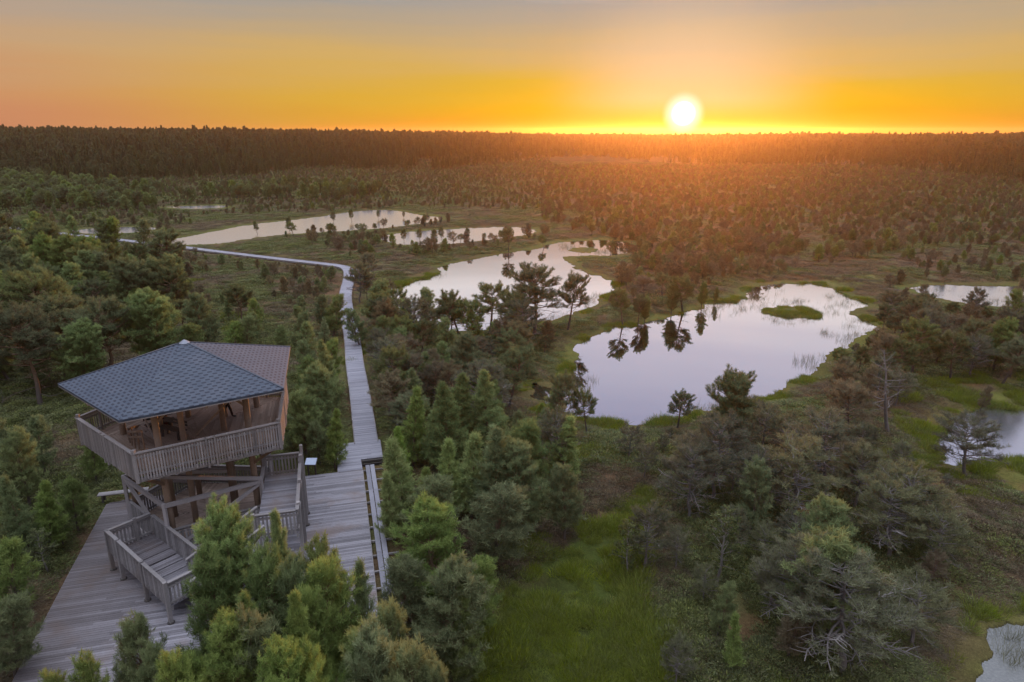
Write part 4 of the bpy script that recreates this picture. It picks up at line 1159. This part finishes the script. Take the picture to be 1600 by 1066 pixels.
DECKV = [[view(px, py, DZ)[:2] for px, py in q] for q in (D2, [(-22.0, 34.1), (-18, 35), (-16, 26), (-15, 23), (-18.2, 21.2), (-20.6, 27.6)], [(-12.5, 37.3), (-9.27, 38.2), (-4.2, 24.3), (-9.8, 24.3)])]


def open_view(x, y, h, sp):
    """False where a tree of this height would stand in front of water, boardwalk or deck that lies open in the place"""
    ut, vt, D = view(x, y, h); ub, vb, _ = view(x, y, .3); hw = .16 * h * 1067 / D
    hit = np.zeros(len(x), bool)
    ch = hash2(np.floor(x * 7), np.floor(y * 7), 5)
    for f, k in ((1., 0), (.8, .8), (.6, 1.), (.35, .8)):
        for s_ in ((-k, 0, k) if k else (0,)):
            uu = ut * f + ub * (1 - f) + s_ * hw; vv = vt * f + vb * (1 - f)
            for poly, frac in OPEN_WATER: hit |= inside(uu, vv, poly) & (ch < frac)
            for poly in DECKV: hit |= inside(uu, vv, poly)
            dd = np.full(len(x), 1e9)
            for a, b in zip(WALKV[:-1], WALKV[1:]):
                L = ((b - a) ** 2).sum() + 1e-9; t = np.clip(((uu - a[0]) * (b[0] - a[0]) + (vv - a[1]) * (b[1] - a[1])) / L, 0, 1)
                dd = np.minimum(dd, np.hypot(uu - a[0] - t * (b[0] - a[0]), (vv - a[1] - t * (b[1] - a[1]))))
            hit |= (dd < 3 + 14 * sstep(vv, 400, 690)) & (ch < .97)
    return ~hit
for (out, dens, (h0, h1), styles) in RG:
    if dens <= 0: continue
    poly = [ground(*p) for p in out]; P = np.array(poly); lo = P.min(0); hi = P.max(0)
    n = int((hi[0] - lo[0]) * (hi[1] - lo[1]) * dens * (1.45 if min(q[1] for q in out) < 300 else 1)); n = min(n, 120000)
    x = rng.uniform(lo[0], hi[0], n); y = rng.uniform(lo[1], hi[1], n)
    k = inside(x, y, poly) & ((vnoise(x, y, 11, 77) * .6 + vnoise(x, y, 4, 78) * .4) > .30)
    x = x[k]; y = y[k]; k = ~blocked(x, y); x = x[k]; y = y[k]
    near_ = np.min(np.hypot(x[:, None] - hx[None, :, 0], y[:, None] - hx[None, :, 1]), 1) if len(x) < 20000 else np.full(len(x), 9.)
    hs = 1.12 * rng.uniform(h0, h1, len(x)) * np.where(rng.random(len(x)) < .8, 1, .62)
    ok1 = open_view(x, y, hs, 1); ok2 = open_view(x, y, hs * .5, 1); hs = np.where(ok1, hs, hs * .5); okk = ok1 | ok2
    for i in range(len(x)):
        r = math.hypot(x[i], y[i]); h = float(hs[i])
        if near_[i] < 1.0 or r < 24 or not okk[i]: continue
        if r > 150: h *= .82
        trees.append((x[i], y[i], h, styles[rnd.randrange(len(styles))], rnd.uniform(.85, 1.25), False))
# thin out trees standing in one another, and a scattering of saplings over the open bog
grid = {}; keep = []
for t in trees:
    c_ = (int(t[0] // 1.1), int(t[1] // 1.1)); ok = True
    if not t[5]:
        for dx in (-1, 0, 1):
            for dy in (-1, 0, 1):
                for q in grid.get((c_[0] + dx, c_[1] + dy), ()):
                    if math.hypot(q[0] - t[0], q[1] - t[1]) < .42 * min(t[2], 3): ok = False
    if ok: grid.setdefault(c_, []).append(t); keep.append(t)
trees = keep
T = np.array([(t[0], t[1], t[2]) for t in trees]); TZ = ground_z(T[:, 0], T[:, 1]) - .08
U, Vp, Dp = view(T[:, 0], T[:, 1], TZ + T[:, 2] * .8); size = T[:, 2] / Dp * ((U > -40) & (U < 1640) & (Vp < 1110))
order = np.argsort(-size); n_ind = min(296, int((size > 0).sum()))
# ---- label words from where a tree stands
LAND = [('in front of the tower', (430, 960, 190, 130)), ('by the duckboard', (640, 900, 60, 130)), ('right of the wide deck', (730, 760, 110, 90)),
        ('left of the green meadow', (800, 900, 90, 90)), ('between boardwalk and tower', (490, 620, 45, 80)), ('right of the boardwalk', (620, 600, 50, 120)),
        ('in front of the middle pond', (760, 500, 120, 45)), ('on the large pond near shore', (1050, 670, 170, 45)), ('in scrub below the large pond', (1220, 740, 170, 60)),
        ('right of the green meadow', (1030, 850, 60, 110)), ('in the lower right scrub', (1300, 930, 180, 120)), ('in the far right scrub', (1500, 850, 110, 120)),
        ('by the rippled right pond', (1530, 690, 90, 60)), ('on the large pond right bank', (1360, 590, 90, 80)), ('below the right-edge pond', (1520, 530, 100, 60)),
        ('in the grove behind the tower', (120, 520, 180, 90)), ('on heath left of boardwalk bend', (400, 460, 140, 60)), ('left of the tower deck', (60, 800, 100, 120)),
        ('on open bog left of tower', (60, 680, 80, 50)), ('at the bottom left corner', (120, 1030, 130, 50)), ('between the two big ponds', (950, 520, 90, 50))]
KIND = {'young': ('pine_tree', 'bright green cone-shaped pine', 'pine tree'), 'bushy': ('pine_tree', 'bushy dark green pine', 'pine tree'), 'mature': ('pine_tree', 'open-crowned pine with bare trunk', 'pine tree'),
        'scrag': ('bog_pine', 'scraggly grey-green pine', 'pine tree'), 'brown': ('bog_pine', 'brownish stunted pine', 'pine tree'), 'dead': ('dead_tree', 'bare dead grey tree', 'dead tree'),
        'birch': ('birch_tree', 'small pale-leaved birch', 'birch tree')}
used = {}
SPECIAL = {(836, 420): 'tall flat-crowned pine silhouetted against the middle pond, with a straight dark trunk', (889, 426): 'slim open pine at the right end of the row before the middle pond',
           (920, 609): 'thin small pine with bare trunk at the left end of the large pond near shore', (1063, 608): 'small round pine standing alone against the large pond water',
           (1132, 577): 'taller left pine of the pair overlapping the large pond near shore', (432, 812): 'slender yellow-green pine rising close in front of the tower gallery',
           (360, 815): 'full green pine hiding the front of the tower steps', (1412, 548): 'bare dead grey tree on the right bank of the large pond'}
SPECIAL = {[k for k, q in enumerate(HAND) if q[:2] == p][0]: t for p, t in SPECIAL.items()}
info = []
for rank in range(n_ind):
    i = int(order[rank]); x, y, h, st, sp, hand = trees[i]
    u, v, _ = view(x, y, TZ[i] + h * .5)
    best = min(LAND, key=lambda L: ((u - L[1][0]) / L[1][2]) ** 2 + ((v - L[1][1]) / L[1][3]) ** 2)
    info.append((i, st, best[0], u, v, h))
groups = {}
for q in info: groups.setdefault((q[1], q[2]), []).append(q)
labels = {}
ORD = ['leftmost', 'second from the left', 'third from the left', 'fourth from the left', 'fifth from the left', 'sixth from the left', 'seventh from the left', 'eighth from the left', 'ninth from the left', 'tenth from the left',
       'eleventh from the left', 'twelfth from the left', 'thirteenth from the left', 'fourteenth from the left', 'fifteenth from the left']
for (st, where), L in groups.items():
    base = KIND[st][1]
    if len(L) == 1: labels[L[0][0]] = '%s %s' % (base, where); continue
    L.sort(key=lambda q: q[3]); n = len(L)
    tall = max(L, key=lambda q: q[5])
    for k, q in enumerate(L):
        if k == n - 1: w_ = 'rightmost'
        elif k < len(ORD): w_ = ORD[k]
        elif n - 1 - k < len(ORD): w_ = ORD[n - 1 - k].replace('left', 'right') if n - 1 - k > 0 else 'rightmost'
        else: w_ = 'middle'
        labels[q[0]] = '%s %s, %s' % (base, where, w_)
for k, lb in SPECIAL.items():
    if k in labels: labels[k] = lb
gid = {}
for rank in range(n_ind):
    i = int(order[rank]); x, y, h, st, sp, hand = trees[i]
    near_ok = [p for p in PROTO[st]]; p = min(near_ok, key=lambda p: abs(p['H'] - h) + rnd.random() * 1.3)
    s_ = h / p['H']; nm, _, cat = KIND[st]
    rz = rnd.uniform(0, 6.28)
    e = empty(nm, (x, y, float(TZ[i])), labels[i], cat, 'dead trees' if st == 'dead' else ('birches' if st == 'birch' else 'pines of the bog'))
    e.scale = (s_ * sp, s_ * sp, s_); e.rotation_euler = (0, 0, rz)
    a = bpy.data.objects.new('trunk', p['trunk']); COL.objects.link(a); a.parent = e
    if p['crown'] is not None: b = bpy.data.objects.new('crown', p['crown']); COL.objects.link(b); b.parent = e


# ------------------------------------------------------------------ everything nobody could count: instanced stuff
def scatter(name, items, P, rot, sc, idx, label=None, tilt=None):
    col = bpy.data.collections.new(name + '_kinds')
    for k, ms in enumerate(items):
        o = bpy.data.objects.new('%s_kind_%02d' % (name, k), ms); col.objects.link(o)
    me = bpy.data.meshes.new(name); n = len(P)
    me.vertices.add(n); me.vertices.foreach_set('co', np.asarray(P, np.float32).ravel())
    a = me.attributes.new('spin', 'FLOAT_VECTOR', 'POINT'); r3 = np.zeros((n, 3), np.float32); r3[:, 2] = rot
    if tilt is not None: r3[:, 0] = tilt
    a.data.foreach_set('vector', r3.ravel())
    a = me.attributes.new('grow', 'FLOAT_VECTOR', 'POINT'); a.data.foreach_set('vector', np.asarray(sc, np.float32).ravel())
    a = me.attributes.new('pick', 'INT', 'POINT'); a.data.foreach_set('value', np.asarray(idx, np.int32))
    me.update()
    o = bpy.data.objects.new(name, me); COL.objects.link(o)
    ng = bpy.data.node_groups.new(name, 'GeometryNodeTree'); ng.interface.new_socket('Geometry', in_out='INPUT', socket_type='NodeSocketGeometry'); ng.interface.new_socket('Geometry', in_out='OUTPUT', socket_type='NodeSocketGeometry')
    gi = ng.nodes.new('NodeGroupInput'); go = ng.nodes.new('NodeGroupOutput'); ip = ng.nodes.new('GeometryNodeInstanceOnPoints'); ci = ng.nodes.new('GeometryNodeCollectionInfo')
    ci.inputs[0].default_value = col; ci.inputs[1].default_value = True; ci.inputs[2].default_value = True
    ip.inputs['Pick Instance'].default_value = True
    def na(nm, dt_):
        q = ng.nodes.new('GeometryNodeInputNamedAttribute'); q.data_type = dt_; q.inputs[0].default_value = nm; return q.outputs[0]
    ng.links.new(gi.outputs[0], ip.inputs['Points']); ng.links.new(ci.outputs[0], ip.inputs['Instance'])
    ng.links.new(na('pick', 'INT'), ip.inputs['Instance Index']); ng.links.new(na('spin', 'FLOAT_VECTOR'), ip.inputs['Rotation']); ng.links.new(na('grow', 'FLOAT_VECTOR'), ip.inputs['Scale'])
    ng.links.new(ip.outputs[0], go.inputs[0])
    md = o.modifiers.new('scatter', 'NODES'); md.node_group = ng
    tag(o, label, None, None, 'stuff'); return o


def merged(name, p):
    """trunk and crown of a prototype as one mesh with two materials"""
    a, b = p['trunk'], p['crown']
    va = np.zeros(len(a.vertices) * 3, np.float32); a.vertices.foreach_get('co', va); fa_ = np.zeros(len(a.loops), np.int32); a.loops.foreach_get('vertex_index', fa_)
    if b is None: return a
    vb = np.zeros(len(b.vertices) * 3, np.float32); b.vertices.foreach_get('co', vb); fb_ = np.zeros(len(b.loops), np.int32); b.loops.foreach_get('vertex_index', fb_)
    tn = np.zeros(len(b.polygons), np.float32); b.attributes['tone'].data.foreach_get('value', tn)
    na_, nb_ = len(a.polygons), len(b.polygons)
    me = bpy.data.meshes.new(name); nv = (len(va) + len(vb)) // 3
    me.vertices.add(nv); me.vertices.foreach_set('co', np.concatenate([va, vb]))
    lp = np.concatenate([fa_, fb_ + len(va) // 3]); me.loops.add(len(lp)); me.loops.foreach_set('vertex_index', lp)
    me.polygons.add(na_ + nb_); me.polygons.foreach_set('loop_start', np.concatenate([np.arange(na_) * 3, na_ * 3 + np.arange(nb_) * 4]).astype(np.int32))
    me.update(calc_edges=True)
    me.materials.append(a.materials[0]); me.materials.append(b.materials[0])
    me.polygons.foreach_set('material_index', np.concatenate([np.zeros(na_), np.ones(nb_)]).astype(np.int32))
    at = me.attributes.new('tone', 'FLOAT', 'FACE'); at.data.foreach_set('value', np.concatenate([np.zeros(na_, np.float32), tn]))
    return me


kinds = []; lut = {}
for st, L in LOD.items():
    for p in L: lut.setdefault(st, []).append((len(kinds), p['H'])); kinds.append(merged('pine', p))
base = len(kinds)
for st, L in PROTO.items():
    for p in L: lut.setdefault('near_' + st, []).append((len(kinds), p['H'])); kinds.append(merged('pine', p))
rest = order[n_ind:]
P_, R_, S_, I_ = [], [], [], []
for i in rest:
    x, y, h, st, sp, hand = trees[int(i)]; st2 = st if st in LOD else 'bushy'
    key = 'near_' + st if Dp[i] < 85 else st2
    k, H0 = lut[key][rnd.randrange(len(lut[key]))]
    P_.append((x, y, TZ[i])); R_.append(rnd.uniform(0, 6.28)); s_ = h / H0; S_.append((s_ * sp, s_ * sp, s_)); I_.append(k)
scatter('pine_wood', kinds, P_, R_, S_, I_, 'bog pines too many and too far to tell apart')
print('trees', len(trees), 'individual', n_ind, 'rest', len(P_))

# far forest
P_, S_, I_ = [], [], []
def far_band(r0, r1, dens, a0, a1, hs):
    n = int(.5 * (r1 * r1 - r0 * r0) * (a1 - a0) * dens); r = np.sqrt(rng.uniform(r0 * r0, r1 * r1, n)); a = rng.uniform(a0, a1, n)
    return r, a
def front(a):    # where the closed forest begins, by direction
    return 385 + 60 * np.sin(a * 5 + 1) + 40 * sstep(a, -.15, .10) + 35 * np.sin(a * 17)
for r0, r1, dens in ((340, 560, .060), (560, 860, .050), (860, 1500, .010), (1500, 2300, .003)):
    r, a = far_band(r0, r1, dens, -.86, .86, 0)
    x = r * np.sin(a); y = r * np.cos(a)
    k = (r > front(a)) & ((vnoise(x, y, 26, 91) > .18) | (r > 560)); r, a, x, y = r[k], a[k], x[k], y[k]
    hh = (5.5 + 6.5 * sstep(r - front(a), 0, 220)) * rng.uniform(.55, 1.12, len(x)) * (.88 + .24 * vnoise(x, y, 60, 92))
    hh *= 1 - .16 * sstep(a, -.2, .1) + .10 * sstep(a, .1, .6); hh *= np.where(rng.random(len(x)) < .10, 1.14, 1.)
    z = far_rise(x, y)
    for i in range(len(x)):
        k_ = rnd.choice((0, 1, 2, 3, 4, 3, 4)); s_ = hh[i] / FAR[k_]['H']; w_ = s_ * (.9 if r[i] < 900 else 1.4)
        P_.append((x[i], y[i], z[i])); S_.append((w_, w_, s_)); I_.append(k_)
scatter('far_forest', [merged('far_pine', p) for p in FAR], P_, rng.uniform(0, 6.28, len(P_)), S_, I_, 'dark conifer forest closing the horizon')
print('far', len(P_))


# ground plants
def tuft(n, hgt, rad, wdt, spread, seed, mat, up=1.0, leafy=False):
    R = np.random.default_rng(seed); a = R.uniform(0, 6.28, n); r = rad * np.sqrt(R.uniform(0, 1, n))
    c_ = np.column_stack([r * np.cos(a), r * np.sin(a), (R.uniform(0, .8, n) * hgt * (1 - (r / rad) ** 2) if leafy else np.zeros(n)) - .02])
    d = np.column_stack([np.cos(a) * spread * (r / rad + .2), np.sin(a) * spread * (r / rad + .2), np.full(n, up)]) + R.normal(size=(n, 3)) * .3
    d /= np.linalg.norm(d, axis=1)[:, None]; L = hgt * R.uniform(.4, 1.1, n)[:, None] * (.26 if leafy else 1)
    sd_ = np.cross(d, R.normal(size=(n, 3))); sd_ /= np.linalg.norm(sd_, axis=1)[:, None]; wv = sd_ * wdt
    V = np.stack([c_ - wv / 2, c_ + wv / 2, c_ + d * L + wv * .2, c_ + d * L - wv * .2], 1).reshape(-1, 3); q = np.arange(n)[:, None] * 4 + np.arange(4)[None]
    return tri_mesh('tuft', V, q, np.clip(R.normal(.5, .22, n) + (c_[:, 2] / hgt) * .2, 0, 1), [mat])


def fan_points(n, r0, r1, a0=-.80, a1=.80, pw=1.0):
    r = (rng.uniform(0, 1, n) ** pw) * (r1 - r0) + r0; a = rng.uniform(a0, a1, n); return r * np.sin(a), r * np.cos(a)


SHR = [tuft(300, .36, .42, .018, .9, 401, FOL['heather'], leafy=True), tuft(340, .42, .5, .02, .9, 402, FOL['heather'], leafy=True), tuft(300, .38, .42, .024, .9, 403, FOL['shrub'], leafy=True),
       tuft(340, .5, .5, .026, .9, 404, FOL['shrub'], leafy=True), tuft(240, .28, .38, .018, .8, 405, FOL['heather'], leafy=True)]
x, y = fan_points(170000, 22, 470, pw=1.15)
k = ~blocked(x, y, .1); x, y = x[k], y[k]
k = (vnoise(x, y, 2.4, 55) * .5 + vnoise(x, y, 8, 56) * .5 > .20) & (polydist(x, y, MEADOW) > .2); x, y = x[k], y[k]
k = (pond_field(x, y) > .8 + .012 * np.hypot(x, y)) & (polydist(x, y, ISL_W[0]) > .3) & (polydist(x, y, ISL_W[1]) > .3) & (near_deck(x, y) > .4 + .006 * np.hypot(x, y)) & ((polydist(x, y, MOSS1) > 0) | (vnoise(x, y, 3, 58) > .22)); x, y = x[k], y[k]
zz = ground_z(x, y); pd_ = pond_field(x, y); s_ = rng.uniform(.6, 1.4, len(x)) * (1 + .010 * np.hypot(x, y)); zs_ = rng.uniform(.5, 1.1, len(x)) * (1 - .55 * sstep(pd_, 5, 1)) * (1 - .4 * sstep(np.hypot(x, y), 60, 160)) * (1 - .5 * sstep(near_deck(x, y), 3, 1))
veg = vnoise(x, y, 6, 57) + rng.normal(size=len(x)) * .15 - .10 * sstep(x, 0, 25)
idx = np.where(veg < .48, rng.choice([0, 1, 4], len(x)), rng.choice([2, 3], len(x)))
scatter('heather_and_marsh_shrubs', SHR, np.column_stack([x, y, zz - .03]), rng.uniform(0, 6.28, len(x)), np.column_stack([s_, s_, zs_]), idx, 'low heather and marsh shrubs covering the bog')
print('shrubs', len(x))
GR = [tuft(70, .34, .30, .016, .5, 411, FOL['grass']), tuft(80, .42, .34, .018, .6, 412, FOL['grass']), tuft(60, .26, .3, .016, .7, 413, FOL['grass'])]
x, y = fan_points(170000, 18, 105, -.55, .75, .85); msd = np.minimum(np.minimum(polydist(x, y, MOSS1), polydist(x, y, MOSS2)), np.minimum(polydist(x, y, ISL_W[0]), polydist(x, y, ISL_W[1]))); k = ((msd < .1) & (pond_field(x, y) > .05) & (vnoise(x, y, 2.2, 64) > .5)) | ((polydist(x, y, MEADOW) + (vnoise(x, y, 1.5, 61) - .5) * 1.6) < .2) | ((pond_field(x, y) > .05) & (pond_field(x, y) < 1.1) & (vnoise(x, y, 3, 62) > .35 + .25 * sstep(np.hypot(x, y), 40, 70))) | (vnoise(x, y, 5, 63) > .90)
bl_ = pond_field(x, y) < .02
for poly in KEEPOUT: bl_ |= polydist(x, y, poly) < .1
k &= ~bl_; k &= (pond_field(x, y) > .9) | (np.hypot(x, y) > 38); k &= vnoise(x, y, .8, 65) * .5 + vnoise(x, y, 3.1, 67) * .5 > .27; x, y = x[k], y[k]; s_ = rng.uniform(.5, 1.1, len(x)) * (.45 + 1.1 * vnoise(x, y, 1.4, 66))
scatter('meadow_grass', GR, np.column_stack([x, y, ground_z(x, y) - .02]), rng.uniform(0, 6.28, len(x)), np.column_stack([s_, s_, s_]), rng.integers(0, 3, len(x)), 'bright green sedge and grass of the meadow strip')
print('grass', len(x))
RE = [tuft(9, .75, .16, .014, .25, 421, FOL['reed']), tuft(7, .55, .2, .012, .3, 422, FOL['reed'])]
x, y = fan_points(60000, 30, 130, -.5, .75); d = pond_field(x, y)
k = (d < -.05) & (d > -2.6) & (vnoise(x, y, 5, 71) > .60 + .10 * (-d)) | ((d < -.05) & (y > 66) & (y < 90) & (x > 22) & (vnoise(x, y, 1.2, 72) > .62) & (d > -4))
x, y = x[k], y[k]; s_ = rng.uniform(.5, 1.2, len(x))
scatter('reeds', RE, np.column_stack([x, y, np.full(len(x), -.12)]), rng.uniform(0, 6.28, len(x)), np.column_stack([s_, s_, s_]), rng.integers(0, 2, len(x)), 'thin reeds standing in the shallow pond margins')
print('reeds', len(x))
